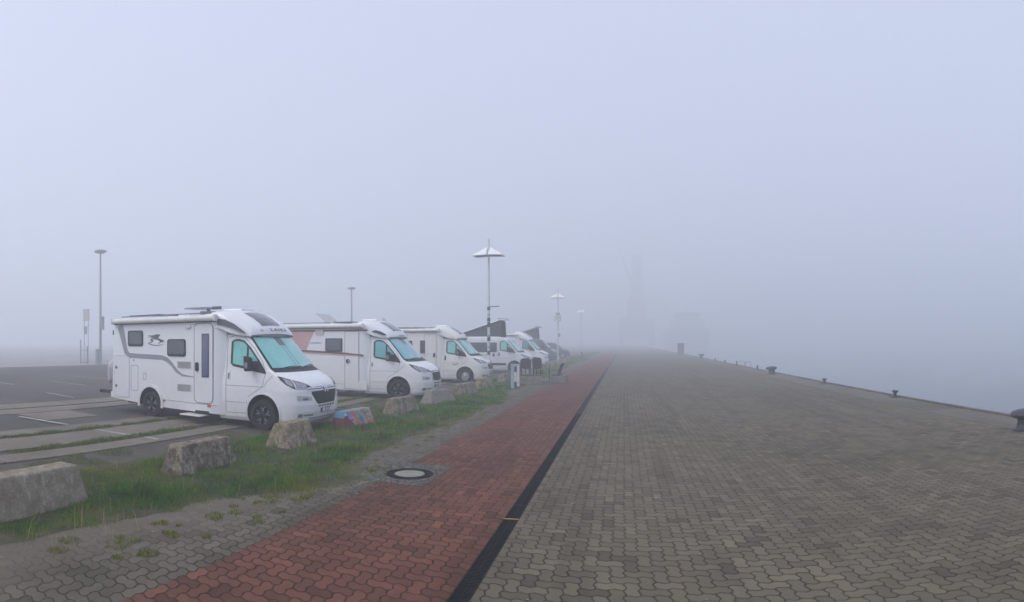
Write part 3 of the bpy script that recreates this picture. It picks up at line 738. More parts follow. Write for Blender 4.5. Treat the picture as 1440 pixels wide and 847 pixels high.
    # bonnet gap across
    S.ribbon([(-.93 + .093 * k, float(np.interp(abs(-.93 + .093 * k), [0, .55, .93], [.985, .99, 1.0]))) for k in range(21) if abs(-.93 + .093 * k) < .45], .010, .003, kind='yz').build('bonnet_gap', M_SEAM, root)
    # windscreen
    ye = lambda z: float(np.interp(z, [1.30, 1.42, 1.75, 2.12], [.93, .92, .885, .835]))
    ws = S.upatch(ye, 1.315, 2.125, .006).build('windscreen', M_BLACK, root, smooth=True)
    S.upatch(ye, 1.405, 2.10, .012, -.955, .955).build('pane', blind, ws, smooth=True)
    sn = S.upatch(ye, 1.92, 2.10, .020, -.16, .12, 8, 5).build('sensor_housing', M_DGREY, ws, smooth=True)
    for u in (-.10, .06):
        f = MB(); S2 = S.upatch(ye, 1.46, 1.95, .016, u, u + .03, 2, 10); S2.build('blind_fold', M_TEALD, ws, smooth=True)
    for (ya, yb, za, zb) in ((-.75, .05, 1.37, 1.405), (.02, .72, 1.36, 1.42)):
        pts = [S.off(S.yz, ya + (yb - ya) * k / 8, za + (zb - za) * (k / 8) + .03 * math.sin(math.pi * k / 8), .028) for k in range(9)]
        MB().path(pts, .009, 6).build('wiper', M_BLACK, ws)
    # grille
    if style == 'citroen':
        g1 = S.patch('yz', -.54, .54, lambda y: .61 + max(0, abs(y) - .38) * 1.4, lambda y: .895, .006, 24, 6).build('grille', M_BLACK, root, smooth=True)
        mg = MB()
        for z in (.66, .70, .74, .78, .82, .86): S.ribbon([(-.40, z), (.40, z)], .008, .014, kind='yz', m=mg)
        mg.build('grille_bars', M_RIM, g1)
        ch = MB()
        zz = lambda y, o: o + .030 * math.exp(-(abs(y) / .12) ** 2) + .02 * abs(y)
        for o_ in (.912, .955):
            S.ribbon([(y / 20, zz(y / 20, o_)) for y in range(-13, 14)], .018, .020, kind='yz', m=ch)
        ce = ch.build('chrome_bar', M_CHROME, g1)
        bd = S.patch('yz', -.62, .62, lambda y: zz(y, .922), lambda y: zz(y, .946), .008, 24, 2).build('grille_band', M_DARKV, g1, smooth=True)
        em = MB()
        for o_ in (.86, .925):
            for sg in (-1, 1):
                S.ribbon([(0, o_ + .075), (sg * .075, o_), ], .030, .034, kind='yz', m=em)
        em.build('emblem', M_CHROME, g1)
    elif style == 'peugeot':
        g1 = S.patch('yz', -.43, .43, lambda y: .64 + max(0, abs(y) - .36) * .8, lambda y: .93, .006, 20, 6).build('grille', M_BLACK, root, smooth=True)
        mg = MB()
        for z in (.68, .73, .78, .83, .88): S.ribbon([(-.36, z), (.36, z)], .008, .014, kind='yz', m=mg)
        mg.build('grille_bars', M_RIM, g1)
        S.ribbon([(-.44, .935), (-.40, .655), (0, .63), (.40, .655), (.44, .935), (0, .955), (-.44, .935)], .022, .018, kind='yz').build('chrome_frame', M_CHROME, g1)
        S.ribbon([(-.62, .975), (-.3, .96), (.3, .96), (.62, .975)], .028, .016, kind='yz').build('chrome_bar', M_DARKV, g1)
    else:
        g1 = S.patch('yz', -.50, .50, lambda y: .66 + max(0, abs(y) - .36) * 1.2, lambda y: .93, .006, 20, 6).build('grille', M_BLACK, root, smooth=True)
        mg = MB()
        for z in (.70, .76, .82, .88): S.ribbon([(-.42, z), (.42, z)], .010, .014, kind='yz', m=mg)
        mg.build('grille_bars', M_DGREY, g1)
        em = MB(); c0 = S.off(S.yz, 0, .985, .012)
        em.lathe([(.0001, .012), (.05, .01), (.062, 0)], Matrix.Translation(c0) @ Matrix.Rotation(R(62), 4, 'Y'), 20); em.build('emblem', M_RED, g1)
    for k in range(6):
        yy = -.33 + k * .12; S.patch('yz', yy, yy + .08, .545, .58, .006, 3, 2).build('air_slot', M_BLACK, root)
    S.patch('yz', -.62, .62, .285, .325, .006, 16, 2).build('lower_intake', M_GREYDEC, root, smooth=True)
    pl = S.patch('yz', -.24, .24, .42, .515, .020, 6, 2).build('number_plate', M_BLACK, root)
    px_ = S.yz(0, .47).x + .021
    pf = MB().box(px_, px_ + .004, -.232, .232, .428, .508).build('plate_face', M_PLATE, pl)
    MB().box(px_ + .0045, px_ + .0065, -.232, -.200, .428, .508).build('plate_band', M_PLATEB, pl)
    vs, fs = text_mb(plate, .095, .001, .002)
    MT = Matrix(((0, 0, 1, px_ + .0055), (1, 0, 0, .015), (0, 1, 0, .468), (0, 0, 0, 1)))
    MB().add([MT @ v for v in vs], fs).build('plate_text', M_BLACK, pl)
    ax = MB(); ax.tube((0, -.85, .34), (0, .85, .34), .05); ax.box(-1.2, .6, -.7, .7, .2, .30); ax.build('chassis', M_WELL, root)
    return b

def section(x, zb, zt, w, r, n=7, crown=.03):
    pts = [Vector((x, -w, zb))]
    for k in range(n + 1):
        t = R(180 - 90 * k / n); pts.append(Vector((x, -w + r + r * math.cos(t), zt - r + r * math.sin(t))))
    for k in range(1, 6): u = k / 6; pts.append(Vector((x, (-w + r) + (2 * w - 2 * r) * u, zt + crown * math.sin(math.pi * u))))
    for k in range(n + 1):
        t = R(90 - 90 * k / n); pts.append(Vector((x, w - r + r * math.cos(t), zt - r + r * math.sin(t))))
    pts.append(Vector((x, w, zb))); return pts
def loft(secs):
    m = MB().grid(secs); N = len(secs[0])
    m.grid([[s[-1] for s in secs], [s[0] for s in secs]]); m.add(secs[0], [tuple(range(N))[::-1]]); m.add(secs[-1], [tuple(range(N))]); return m

def plate_on(root, name, x0, x1, z0, z1, y, t, mat, r=.03, parent=None, sg=-1, bevel=0):
    return MB().prism(rrect(x0, x1, z0, z1, r), t, side_M(sg * y, sg)).build(name, mat, parent or root, bevel=bevel)
def ring_on(x0, x1, z0, z1, r, wd, y, t, sg=-1):
    a = rrect(x0, x1, z0, z1, r); b = rrect(x0 + wd, x1 - wd, z0 + wd, z1 - wd, max(.005, r - wd)); m = MB(); Mx = side_M(sg * y, sg)
    n = len(a); vs = [Mx @ Vector((p[0], p[1], h)) for h in (0, t) for p in a + b]
    fs = []
    for i in range(n):
        j = (i + 1) % n; fs += [(2 * n + i, 2 * n + j, 3 * n + j, 3 * n + i), (i, j, 2 * n + j, 2 * n + i), (n + i, n + j, 3 * n + j, 3 * n + i)]
    return m.add(vs, fs)
def decal(pts, wd, y, t, sg=-1):
    """variable width strip on the flat flank, pts (x, z), wd list"""
    rows = []
    for i, p in enumerate(pts):
        q0, q1 = pts[max(0, i - 1)], pts[min(len(pts) - 1, i + 1)]; dx, dz = q1[0] - q0[0], q1[1] - q0[1]; l = math.hypot(dx, dz)
        w_ = wd[i] / 2; wx, wz = -dz / l * w_, dx / l * w_
        rows.append([Vector((p[0] - wx, sg * y, p[1] - wz)), Vector((p[0] - wx, sg * (y + t), p[1] - wz)), Vector((p[0] + wx, sg * (y + t), p[1] + wz)), Vector((p[0] + wx, sg * y, p[1] + wz))])
    return MB().grid(rows, True)

def motorhome(loc, label, style, paint, blind, wheel_style, kind, plate):
    root = empty('motorhome', loc, label=label, cat='motorhome', group='motorhomes and vans parked side by side on the quay')
    S = Surf(CAB); W = 1.06; xr = -5.28
    make_cab(root, S, paint, style, blind, -1.30, wheel_style=wheel_style, plate=plate)
    # living box
    secs = []
    for k, x in enumerate([-5.28, -5.24, -5.16, -4.5, -3.9, -3.3, -2.6, -2.0, -1.6, -1.36, -1.22, -1.12]):
        zt = float(np.interp(x, [-5.28, -5.24, -5.16, -1.9, -1.36, -1.12], [2.56, 2.62, 2.66, 2.66, 2.62, 2.42])); ww = float(np.interp(x, [-5.28, -5.24, -5.16, -1.36, -1.22, -1.12], [1.03, 1.05, W, W, 1.03, .99]))
        zb = float(np.interp(x, [-5.3, -4.2, -3.2, -1.1], [.42, .34, .30, .27]))
        s_ = section(x, zb, zt, ww, .09)
        if x > -1.4: s_ = [Vector((p.x, p.y * (1 - .075 * max(0, p.z - 1.35) / .9 * (x + 1.4) / .28), p.z)) for p in s_]
        if x < -5.1: s_ = [Vector((p.x + .10 * max(0, (p.z - 1.3)) / 1.3, p.y, p.z)) for p in s_]
        secs.append(s_)
    bx = loft(secs).build('living_box', [paint, M_WELL], root, smooth=True, angle=35)
    cm = MB()
    for sg in (-1, 1): cm.tube((-3.63, sg * .62, .38), (-3.63, sg * 1.4, .38), .42, n=44)
    cut(bx, cm, M_WELL)
    for sg in (-1, 1):
        wheel(root, -3.63, sg * 1.0, wheel_style, sg=sg)
        pts = [(-3.63 + .455 * math.cos(t), .38 + .455 * math.sin(t)) for t in [R(-14 + 208 * k / 28) for k in range(29)]]
        decal(pts, [.075] * 29, W, .022, sg).build('arch_trim', paint, root, smooth=True)
        # skirt seam and lower moulding
        decal([(-3.15, .50), (-1.3, .47)], [.010, .010], W, .002, sg).build('skirt_gap', M_SEAM, root)
    # over-cab cap
    cs = []
    for x, zt, zb, ww, r, cr in [(-1.95, 2.64, 2.30, 1.04, .10, .03), (-1.75, 2.70, 2.30, 1.055, .14, .05), (-1.40, 2.74, 2.34, 1.055, .18, .06), (-1.10, 2.72, 2.30, 1.05, .22, .06), (-.85, 2.64, 2.24, 1.035, .26, .06),
                                 (-.62, 2.52, 2.19, 1.00, .24, .06), (-.45, 2.41, 2.165, .96, .20, .055), (-.32, 2.30, 2.150, .92, .13, .05), (-.27, 2.22, 2.138, .90, .06, .04), (-.255, 2.175, 2.135, .89, .02, .02)]:
        s_ = section(x, zb, zt, ww, min(r, (zt - zb) * .9), 8, cr)
        s_ = [Vector((p.x - .22 * (abs(p.y) / 1.05) ** 2.2 * max(0, min(1, (x + 1.4) / 1.1)), p.y, p.z - (.0 if x < -1 else .02 * (abs(p.y)) ** 2))) for p in s_]
        cs.append(s_)
    cap = loft(cs).build('roof_cap', paint, root, smooth=True, angle=50)
    def cap_grid(i0, i1, j0, j1, d, sub=6):
        """panel lying on the cap between section i0..i1 and ring index j0..j1"""
        rows = []
        for a in np.linspace(i0, i1, sub * 2 + 1):
            i = min(int(a), len(cs) - 2); f = a - i; row = []
            for b in np.linspace(j0, j1, sub * 2 + 1):
                j = min(int(b), len(cs[0]) - 2); g_ = b - j
                p = (cs[i][j] * (1 - g_) + cs[i][j + 1] * g_) * (1 - f) + (cs[i + 1][j] * (1 - g_) + cs[i + 1][j + 1] * g_) * f
                ta = (cs[i + 1][j] - cs[i][j]); tb = (cs[i][j + 1] - cs[i][j]); n_ = ta.cross(tb).normalized()
                if n_.dot(Vector((.3, p.y, p.z - 2.0))) < 0: n_ = -n_
                row.append(p + n_ * d)
            rows.append(row)
        return MB().grid(rows)
    cap_grid(3.7, 6.55, 10.2, 12.9, .012, 8).build('skylight', M_GLASSD, cap, smooth=True)
    SS = W + .003
    if kind == 'first':
        for sg in (-1, 1):
            pts = [(-1.30, 2.485), (-1.05, 2.445), (-.8, 2.36), (-.62, 2.265), (-.50, 2.20)]
            # dark quarter window under the cap edge
            rows = []
            for (x, z), h in zip(pts, (.15, .155, .12, .07, .015)):
                y = float(np.interp(x, [-1.4, -1.1, -.85, -.62, -.45], [1.062, 1.060, 1.048, 1.018, .985]))
                rows.append([Vector((x, sg * y * .98, z - h / 2)), Vector((x, sg * (y + .006), z - h / 2)), Vector((x, sg * (y + .006), z + h / 2)), Vector((x, sg * y * .98, z + h / 2))])
            MB().grid(rows, True).build('quarter_window', M_DGREY, cap, smooth=True)
    # awning case along the roof edge
    an = MB(); zt = 2.60
    prof = [(0, .0), (.09, .0), (.125, .03), (.13, .08), (.11, .13), (.05, .15), (0, .15)]
    rows = [[Vector((x, -(W + .0) - p[0], zt - .10 + p[1])) for p in prof] for x in (-5.1, -1.33)]
    an.grid(rows, True); an.add(rows[0], [tuple(range(7))]); an.add(rows[1], [tuple(range(7))[::-1]])
    aw = an.build('awning_case', M_AWN, root, smooth=True, angle=50)
    MB().box(-5.1, -1.33, -W - .05, -W - .0, zt - .118, zt - .100).build('seal', M_BLACK, aw)
    for x0, x1 in ((-5.16, -5.10), (-1.33, -1.27)): MB().box(x0, x1, -W - .132, -W, zt - .105, zt + .055).build('end_cap', M_AWN, aw, bevel=.012)
    # roof rail, roof lights
    MB().box(-4.9, -1.55, -W + .06, -W + .09, 2.69, 2.715).build('roof_rail', M_DGREY, root)
    MB().box(-1.75, -1.15, -.30, .30, 2.76, 2.83).build('roof_light', M_WHITE, root, bevel=.03)
    MB().box(-3.4, -2.95, -.25, .25, 2.66, 2.76).build('roof_vent', M_WHITE, root, bevel=.03)
    # rear bumper
    MB().box(-5.36, -5.20, -1.03, 1.03, .40, .58).build('rear_bumper', paint, root, bevel=.03)
    rl = MB(); rl.box(-5.37, -5.345, -1.0, -.90, .46, .56); rl.build('tail_light', M_RED, root)
    ax = MB(); ax.tube((-3.63, -.85, .34), (-3.63, .85, .34), .06); ax.box(-4.9, -1.0, -.75, .75, .27, .36); ax.build('rear_axle', M_WELL, root)
    def window(x0, x1, z0, z1, pane=M_GLASSG, r=.07):
        wf = plate_on(root, 'window', x0, x1, z0, z1, W, .020, M_RUBF, r, bevel=.004)
        plate_on(root, 'pane', x0 + .045, x1 - .045, z0 + .05, z1 - .04, W + .016, .008, pane, r * .6, parent=wf, bevel=.003)
        for xx in (x0 + .18, x1 - .18): MB().box(xx - .02, xx + .02, -W - .034, -W - .022, z0 + .05, z0 + .075).build('latch', M_BLACK, wf)
        return wf
    def gap(x0, x1, z0, z1, r, name, parent=None, wd=.010):
        return ring_on(x0, x1, z0, z1, r, wd, W, .003).build(name, M_SEAM, parent or root)
    if kind == 'first':
        window(-4.54, -3.92, 1.88, 2.31); window(-2.98, -2.33, 1.63, 2.07)
        d = plate_on(root, 'entry_door', -2.03, -1.44, .52, 2.44, W, .010, paint, .13, bevel=.004)
        ring_on(-2.05, -1.42, .50, 2.46, .14, .014, W, .006).build('door_gap', M_SEAM, d)
        plate_on(root, 'door_window', -1.78, -1.55, 1.14, 2.20, W + .010, .012, M_GLASSD, .02, parent=d)
        plate_on(root, 'door_pane', -1.755, -1.575, 1.17, 2.17, W + .022, .004, M_GLASSV, .01, parent=d)
        plate_on(root, 'door_handle', -1.985, -1.885, 1.28, 1.50, W + .010, .03, M_BLACK, .04, parent=d, bevel=.006)
        h = plate_on(root, 'locker_door', -5.12, -4.50, .46, 1.60, W, .006, paint, .05, bevel=.002)
        ring_on(-5.13, -4.49, .45, 1.61, .05, .011, W, .003).build('locker_gap', M_SEAM, h)
        for z in (.76, 1.28): MB().lathe([(.04, 0), (.04, .014), (.0001, .016)], Matrix.Translation((-5.05, -W - .006, z)) @ Matrix.Rotation(R(90), 4, 'X'), 16).build('lock', M_DGREY, h)
        gap(-4.42, -4.12, .66, 1.36, .03, 'service_hatch'); gap(-3.92, -3.80, .98, 1.16, .02, 'filler_cap')
        MB().lathe([(.02, 0), (.02, .012), (.0001, .014)], Matrix.Translation((-4.30, -W, 1.50)) @ Matrix.Rotation(R(90), 4, 'X'), 12).build('lock', M_DGREY, root)
        for z0 in (1.34, .77):
            v = plate_on(root, 'fridge_vent', -2.62, -2.15, z0, z0 + .17, W, .012, M_VENT, .01)
            for k in range(6): MB().box(-2.59, -2.18, -W - .018, -W - .011, z0 + .018 + k * .025, z0 + .026 + k * .025).build('slat', M_SEAM, v)
        # flank stripe
        P = [(-4.89, 2.47), (-4.74, 2.05), (-4.63, 1.72), (-4.50, 1.625), (-4.2, 1.615), (-3.6, 1.60), (-3.2, 1.59), (-3.0, 1.54), (-2.82, 1.42), (-2.65, 1.26), (-2.45, 1.16), (-2.15, 1.135), (-2.04, 1.13)]
        decal(P, [.25, .20, .16, .14, .13, .13, .125, .12, .10, .08, .055, .03, .02], W, .0022).build('flank_stripe', M_GREYDEC, root)
        # leaping hound emblem
        em = MB(); Ms = side_M(-W, -1)
        def blob(pts): em.prism([(-3.78 + x * .72, 1.90 + z * .32) for x, z in pts], .003, Ms)
        blob([(.06, .62), (.22, .68), (.42, .60), (.60, .62), (.70, .70), (.60, .72), (.74, .82), (.70, .92), (.55, .95), (.40, .88), (.26, .84), (.14, .86), (.06, .80), (.28, .76), (.14, .70)])
        blob([(.24, .40), (.36, .52), (.50, .50), (.62, .46), (.72, .34), (.80, .32), (.98, .38), (.92, .44), (.84, .44), (.84, .52), (.76, .52), (.66, .60), (.48, .60), (.30, .60), (.18, .52)])
        blob([(.24, .42), (.30, .44), (.24, .30), (.10, .24), (.08, .19), (.20, .22), (.34, .32), (.38, .46)])
        blob([(.66, .44), (.74, .42), (.72, .30), (.60, .18), (.66, .17), (.80, .30), (.96, .26), (.90, .32), (.78, .36)])
        blob([(.0, .16), (.14, .12), (.30, .02), (.52, -.02), (.76, .03), (.98, .12), (.74, .08), (.52, .05), (.32, .09), (.16, .18)])
        em.build('hound_emblem', M_DGREY, root)
        # badge text on the cap front
        from mathutils.bvhtree import BVHTree
        bv = BVHTree.FromPolygons([v.co.copy() for v in cap.data.vertices], [tuple(p.vertices) for p in cap.data.polygons])
        def on_cap(y, z, d):
            hit = bv.ray_cast(Vector((2, y, z)), Vector((-1, 0, 0)))
            return (hit[0] + Vector((.7, 0, .7)) * d) if hit[0] else Vector((-.3, y, z))
        vs, fs = text_mb('L A I K A', .16, .003, .006)
        m = MB()
        for i, v in enumerate(vs): vs[i] = on_cap(v.x * 1.15 + .08, 2.285 + v.y * .55, .006 + v.z)
        m.add(vs, fs); m.build('cap_lettering', M_DGREY, cap)
        MB().grid([[on_cap(-.60 + .03 * a, 2.25 + .02 * b, .006) for b in range(3)] for a in range(4)]).build('cap_badge', M_PINK, cap)
        # satellite dish folded flat, solar panels
        MB().box(-4.85, -3.6, -.75, .75, 2.72, 2.75).build('solar_panel', M_GLASSD, root)
        st = MB(); st.box(-2.25, -1.95, -.62, -.30, 2.70, 2.78); st.tube((-2.1, -.46, 2.74), (-2.1, -.46, 2.84), .05)
        so_ = st.build('satellite_mount', M_GREYDEC, root, bevel=.01)
        MB().prism(rrect(-2.75, -1.9, -.8, -.1, .2), .03, Matrix.Translation((0, 0, 2.845))).build('satellite_dish', M_GREYDEC, so_, bevel=.01)
        MB().box(-1.95, -1.70, -.52, -.40, 2.82, 2.90).build('receiver_arm', M_DGREY, so_, bevel=.02)
        MB().box(-2.30, -1.62, -W - .26, -W + .10, .20, .235).build('entry_step', M_AWN, root, bevel=.012)
        MB().box(-2.0, -1.55, -W - .01, -W + .12, .235, .32).build('step_housing', M_BLACK, root)
        MB().box(-3.15, -3.06, -W - .012, -W, .46, .50).build('side_marker', M_ORANGE, root)
        MB().box(-1.60, -1.50, -W - .012, -W, .42, .49).build('side_marker', M_ORANGE, root)
        MB().lathe([(.11, 0), (.10, .03), (.0001, .045)], Matrix.Translation((-2.25, -W, 2.37)) @ Matrix.Rotation(R(90), 4, 'X') @ Matrix.Scale(.5, 4, (0, 1, 0)), 20).build('door_lamp', M_AWN, root, smooth=True)
        MB().box(-5.30, -5.25, -1.0, -.92, 2.20, 2.34, None).build('rear_marker', M_DGREY, root)
        MB().box(-5.98, -5.30, -.95, .95, .50, .60).build('rear_carrier', M_BLACK, root, bevel=.01)
    elif kind == 'second':
        window(-4.95, -4.3, 1.55, 2.02, M_GLASSD); window(-2.85, -2.15, 1.64, 2.13, M_GLASSG, .04)
        d = plate_on(root, 'entry_door', -2.04, -1.50, .33, 2.36, W, .008, paint, .02, bevel=.003)
        ring_on(-2.06, -1.48, .31, 2.38, .03, .013, W, .005).build('door_gap', M_SEAM, d)
        plate_on(root, 'door_handle', -1.99, -1.85, 1.24, 1.38, W + .008, .03, M_BLACK, .05, parent=d, bevel=.006)
        plate_on(root, 'handle_label', -1.90, -1.86, 1.27, 1.35, W + .038, .003, M_PLATE, .01, parent=d)
        MB().prism([(-5.15, 2.38), (-3.33, 2.38), (-3.50, 2.06), (-3.66, 1.70), (-5.15, 1.86)], .003, side_M(-W, -1)).build('rose_panel', M_PINK, root)
        decal([(-5.1, 2.41), (-1.15, 2.41)], [.065, .065], W, .004).build('top_stripe', M_BROWN, root)
        decal([(-3.9, 1.67), (-2.05, 1.585), (-1.30, 1.52)], [.075, .065, .05], W + .009, .003).build('flank_stripe', M_BROWN, root)
        decal([(-3.9, 1.60), (-2.05, 1.52), (-1.30, 1.475)], [.03, .03, .02], W + .009, .003).build('flank_stripe', M_PINK, root)
        plate_on(root, 'bracket_lamp', -3.27, -2.93, 2.26, 2.46, W, .03, M_VENT, .01)
        vs, fs = text_mb('WEINSBERG', .09, .001, .002)
        MT = side_M(-W - .002, -1); m = MB()
        m.add([Vector((-3.27 + v.x * 1.0, -W - .003 - v.z, 1.955 + v.y)) for v in vs], fs).build('flank_lettering', M_GREYDEC, root)
        pn = MB(); pn.box(-.35, .35, -.5, .5, -.015, .015, Matrix.Translation((-3.30, 0, 2.86)) @ Matrix.Rotation(R(38), 4, 'Y')); pn.tube((-3.2, 0, 2.66), (-3.3, 0, 2.86), .03); pn.build('tilted_antenna_panel', M_VENT, root)
        MB().box(-2.7, -1.9, -.75, .5, 2.70, 2.74).build('solar_panel', M_DGREY, root)
        plate_on(root, 'skirt_panel', -1.52, -1.16, .30, .58, W, .02, paint, .05, bevel=.006)
        # lamp-like side scoop on the cap
        for sg in (-1, 1):
            rows = []
            for x, z, h in ((-.98, 2.36, .02), (-.85, 2.37, .09), (-.68, 2.32, .10), (-.52, 2.26, .06), (-.46, 2.24, .01)):
                y = float(np.interp(x, [-1.1, -.85, -.62, -.45], [1.052, 1.040, 1.006, .975]))
                rows.append([Vector((x, sg * y * .98, z - h / 2)), Vector((x, sg * (y + .004), z - h / 2)), Vector((x, sg * (y + .004), z + h / 2)), Vector((x, sg * y * .98, z + h / 2))])
            MB().grid(rows, True).build('cap_side_window', M_GLASSD, cap, smooth=True)
        MB().box(-.30, -.262, -.25, .25, 2.215, 2.245).build('cap_badge', M_GREYDEC, cap)
    elif kind == 'third':
        window(-2.28, -2.02, 1.45, 2.07, M_GLASSD, .02); window(-4.4, -3.6, 1.55, 2.05, M_GLASSD); window(-3.05, -2.7, 1.72, 2.06, M_GLASSD, .03)
        d = plate_on(root, 'entry_door', -2.05, -1.46, .45, 2.38, W, .008, paint, .04, bevel=.003)
        ring_on(-2.07, -1.44, .43, 2.40, .05, .013, W, .005).build('door_gap', M_SEAM, d)
        plate_on(root, 'door_handle', -1.60, -1.50, 1.25, 1.45, W + .008, .03, M_BLACK, .03, parent=d)
        decal([(-2.45, 1.42), (-1.8, 1.40)], [.02, .02], W + .008, .003).build('flank_stripe', M_GREYDEC, root)
        S.ribbon([(-.62, .93), (-.50, .88), (-.34, .94)], .07, .003).build('door_decal', M_GREYDEC, root)
        MB().box(-4.0, -2.6, -.6, .6, 2.70, 2.74).build('solar_panel', M_DGREY, root)
        ds = MB(); ds.tube((-4.6, -.2, 2.66), (-4.6, -.2, 2.95), .03); Md = Matrix.Translation((-4.6, -.2, 3.0)) @ Matrix.Rotation(R(70), 4, 'Y')
        ds.lathe([(.0001, -.04), (.15, -.02), (.27, .03), (.28, .035), (.15, 0), (.0001, -.02)], Md, 24); ds.build('satellite_dish', M_PLATE, root, smooth=True)
    else:
        window(-4.4, -3.7, 1.55, 2.05, M_GLASSD); window(-2.9, -2.3, 1.6, 2.08, M_GLASSD)
        d = plate_on(root, 'entry_door', -2.05, -1.46, .45, 2.38, W, .008, paint, .04)
        ring_on(-2.07, -1.44, .43, 2.40, .05, .013, W, .005).build('door_gap', M_SEAM, d)
    return root

motorhome((-7.62, 11.50, 0), 'near white motorhome with grey hound emblem, awning case and turquoise windscreen blind', 'citroen', M_WHITE, M_TEAL, 'alloy', 'first', 'K 317')
motorhome((-7.60, 19.36, 0), 'white motorhome with dusty pink rear panel and brown stripes, second in the row', 'peugeot', M_WHITE, M_BLUEB, 'alloy', 'second', 'SK 204')
motorhome((-7.60, 27.76, 0), 'plain ivory motorhome with silver wheel caps, third in the row beside the near street lamp', 'fiat', M_IVORY, M_TEAL, 'steel', 'third', 'B 518')

def van(loc, label, paint, blind, style, name='camper_van', plate='HH 62'):
    root = empty(name, loc, label=label, cat='camper van', group='motorhomes and vans parked side by side on the quay')
    S = Surf(VAN); make_cab(root, S, paint, style, blind, -4.75, wheel_style='steel', rear=-3.55, roof=False, plate=plate)
    for sg in (-1, 1):
        wf = S.patch('side', -4.6, -1.16, 1.33, 1.96, .006, 10, 5, sg).build('side_glazing', M_RUBF, root)
        for a, b in ((-4.5, -3.35), (-3.25, -2.15), (-2.05, -1.22)): S.patch('side', a, b, 1.37, 1.92, .010, 4, 4, sg).build('pane', M_GLASSD, wf)
        sm = S.ribbon([(-2.10, .36), (-2.10, 2.15)], .012, .003, sg); S.ribbon([(-3.3, 1.15), (-1.1, 1.15)], .03, .004, sg, m=sm); sm.build('sliding_door', M_SEAM, root)
        S.patch('side', -1.42, -1.30, 1.05, 1.28, .014, 2, 4, sg).build('door_handle', M_BLACK, root)
        S.patch('side', -3.0, -.55, .50, .64, .014, 8, 2, sg).build('side_moulding', M_BLACK, root)
    # lifting roof: hinged at the back, high at the front
    bel = MB(); z0 = 2.36
    prof = [(-3.95, z0 - .02, z0 + .02), (-2.4, z0 - .02, 2.92), (-.95, z0 - .02, 3.38)]
    rows = []
    for x, a, b in prof: rows.append([Vector((x, -.68, a)), Vector((x, -.66, b)), Vector((x, .66, b)), Vector((x, .68, a))])
    rows.append([Vector((-.86, -.66, z0 - .02)), Vector((-.93, -.64, 3.34)), Vector((-.93, .64, 3.34)), Vector((-.86, .66, z0 - .02))])
    bel.grid(rows, True); bl = bel.build('roof_tent', M_CANVAS, root)
    sh = MB(); rr = []
    for x, z in ((-4.05, 2.40), (-3.4, 2.64), (-2.4, 2.96), (-1.4, 3.28), (-.98, 3.42), (-.72, 3.44), (-.66, 3.42)):
        rr.append([Vector((x, -.76, z)), Vector((x, -.70, z + .06)), Vector((x, 0, z + .09)), Vector((x, .70, z + .06)), Vector((x, .76, z))])
    sh.grid(rr, True); sh.add(rr[0], [(0, 1, 2, 3, 4)]); sh.add(rr[-1], [(4, 3, 2, 1, 0)]); sh.build('lifting_roof', paint, root, smooth=True)
    MB().box(-1.25, -.72, -.3, .3, 3.50, 3.54).build('roof_hatch', M_DGREY, root)
    return root
van((-7.0, 37.2, 0), 'pale grey panel van with raised dark roof tent, parked behind the ivory motorhome', M_SILVER, M_TEAL, 'fiat')
motorhome((-7.15, 46.2, 0), 'small white motorhome half hidden behind the pale grey panel van', 'fiat', M_WHITE, M_TEALD, 'steel', 'fifth', 'M 40')
van((-7.75, 57.5, 0), 'dark grey panel van with raised roof, faint in the fog', M_GREYV, M_GLASSD, 'citroen', plate='L 71')

def suv(loc):
    root = empty('parked_car', loc, label='dark compact van beyond the last roof tent, almost lost in fog', cat='car', group='motorhomes and vans parked side by side on the quay')
    st = [(-3.6, .35, 1.2, .82), (-3.55, .32, 1.72, .84), (-3.2, .3, 1.88, .86), (-1.4, .3, 1.90, .86), (-.9, .3, 1.84, .85), (-.15, .3, 1.28, .88), (.05, .3, 1.12, .90), (.6, .3, 1.0, .88), (.82, .32, .82, .82), (.88, .35, .60, .75)]
    secs = [section(x, zb, zt, w_, min(.22, (zt - zb) * .4), 6, .04) for x, zb, zt, w_ in st]
    secs = [[Vector((p.x, p.y * (1 - .16 * max(0, (p.z - 1.05)) / .8), p.z)) for p in s_] for s_ in secs]
    b = loft(secs).build('body', [M_DARKV, M_WELL], root, smooth=True)
    cm = MB()
    for hx in (0, -2.75):
        for sg in (-1, 1): cm.tube((hx, sg * .55, .33), (hx, sg * 1.2, .33), .37, n=28)
    cut(b, cm, M_WELL)
    for hx in (0, -2.75):
        for sg in (-1, 1): wheel(root, hx, sg * .82, 'steel', r=.33, sg=sg)
    for sg in (-1, 1):
        MB().prism([(-3.3, 1.15), (-.35, 1.12), (-.95, 1.68), (-3.2, 1.70)], .02, Matrix.Translation((0, 0, 0)) @ side_M(sg * .855, sg) @ Matrix.Rotation(R(-9), 4, 'X')).build('side_window', M_GLASSD, root)
        MB().box(.55, .80, *sorted((sg * .60, sg * .84)), .72, .88).build('headlight', M_LENS, root, bevel=.03)
        MB().box(-.75, -.60, *sorted((sg * .88, sg * 1.05)), 1.08, 1.22).build('mirror', M_BLACK, root, bevel=.02)
    MB().add([(-.88, -.66, 1.80), (-.88, .66, 1.80), (-.16, .74, 1.30), (-.16, -.74, 1.30), (-.92, -.66, 1.76), (-.92, .66, 1.76), (-.2, .74, 1.22), (-.2, -.74, 1.22)], [(0, 1, 2, 3), (7, 6, 5, 4), (0, 4, 5, 1), (3, 2, 6, 7), (0, 3, 7, 4), (1, 5, 6, 2)]).build('windscreen', M_GLASSD, root)
    MB().box(.84, .90, -.35, .35, .55, .70).build('grille', M_BLACK, root, bevel=.01)
suv((-7.4, 69.5, 0))

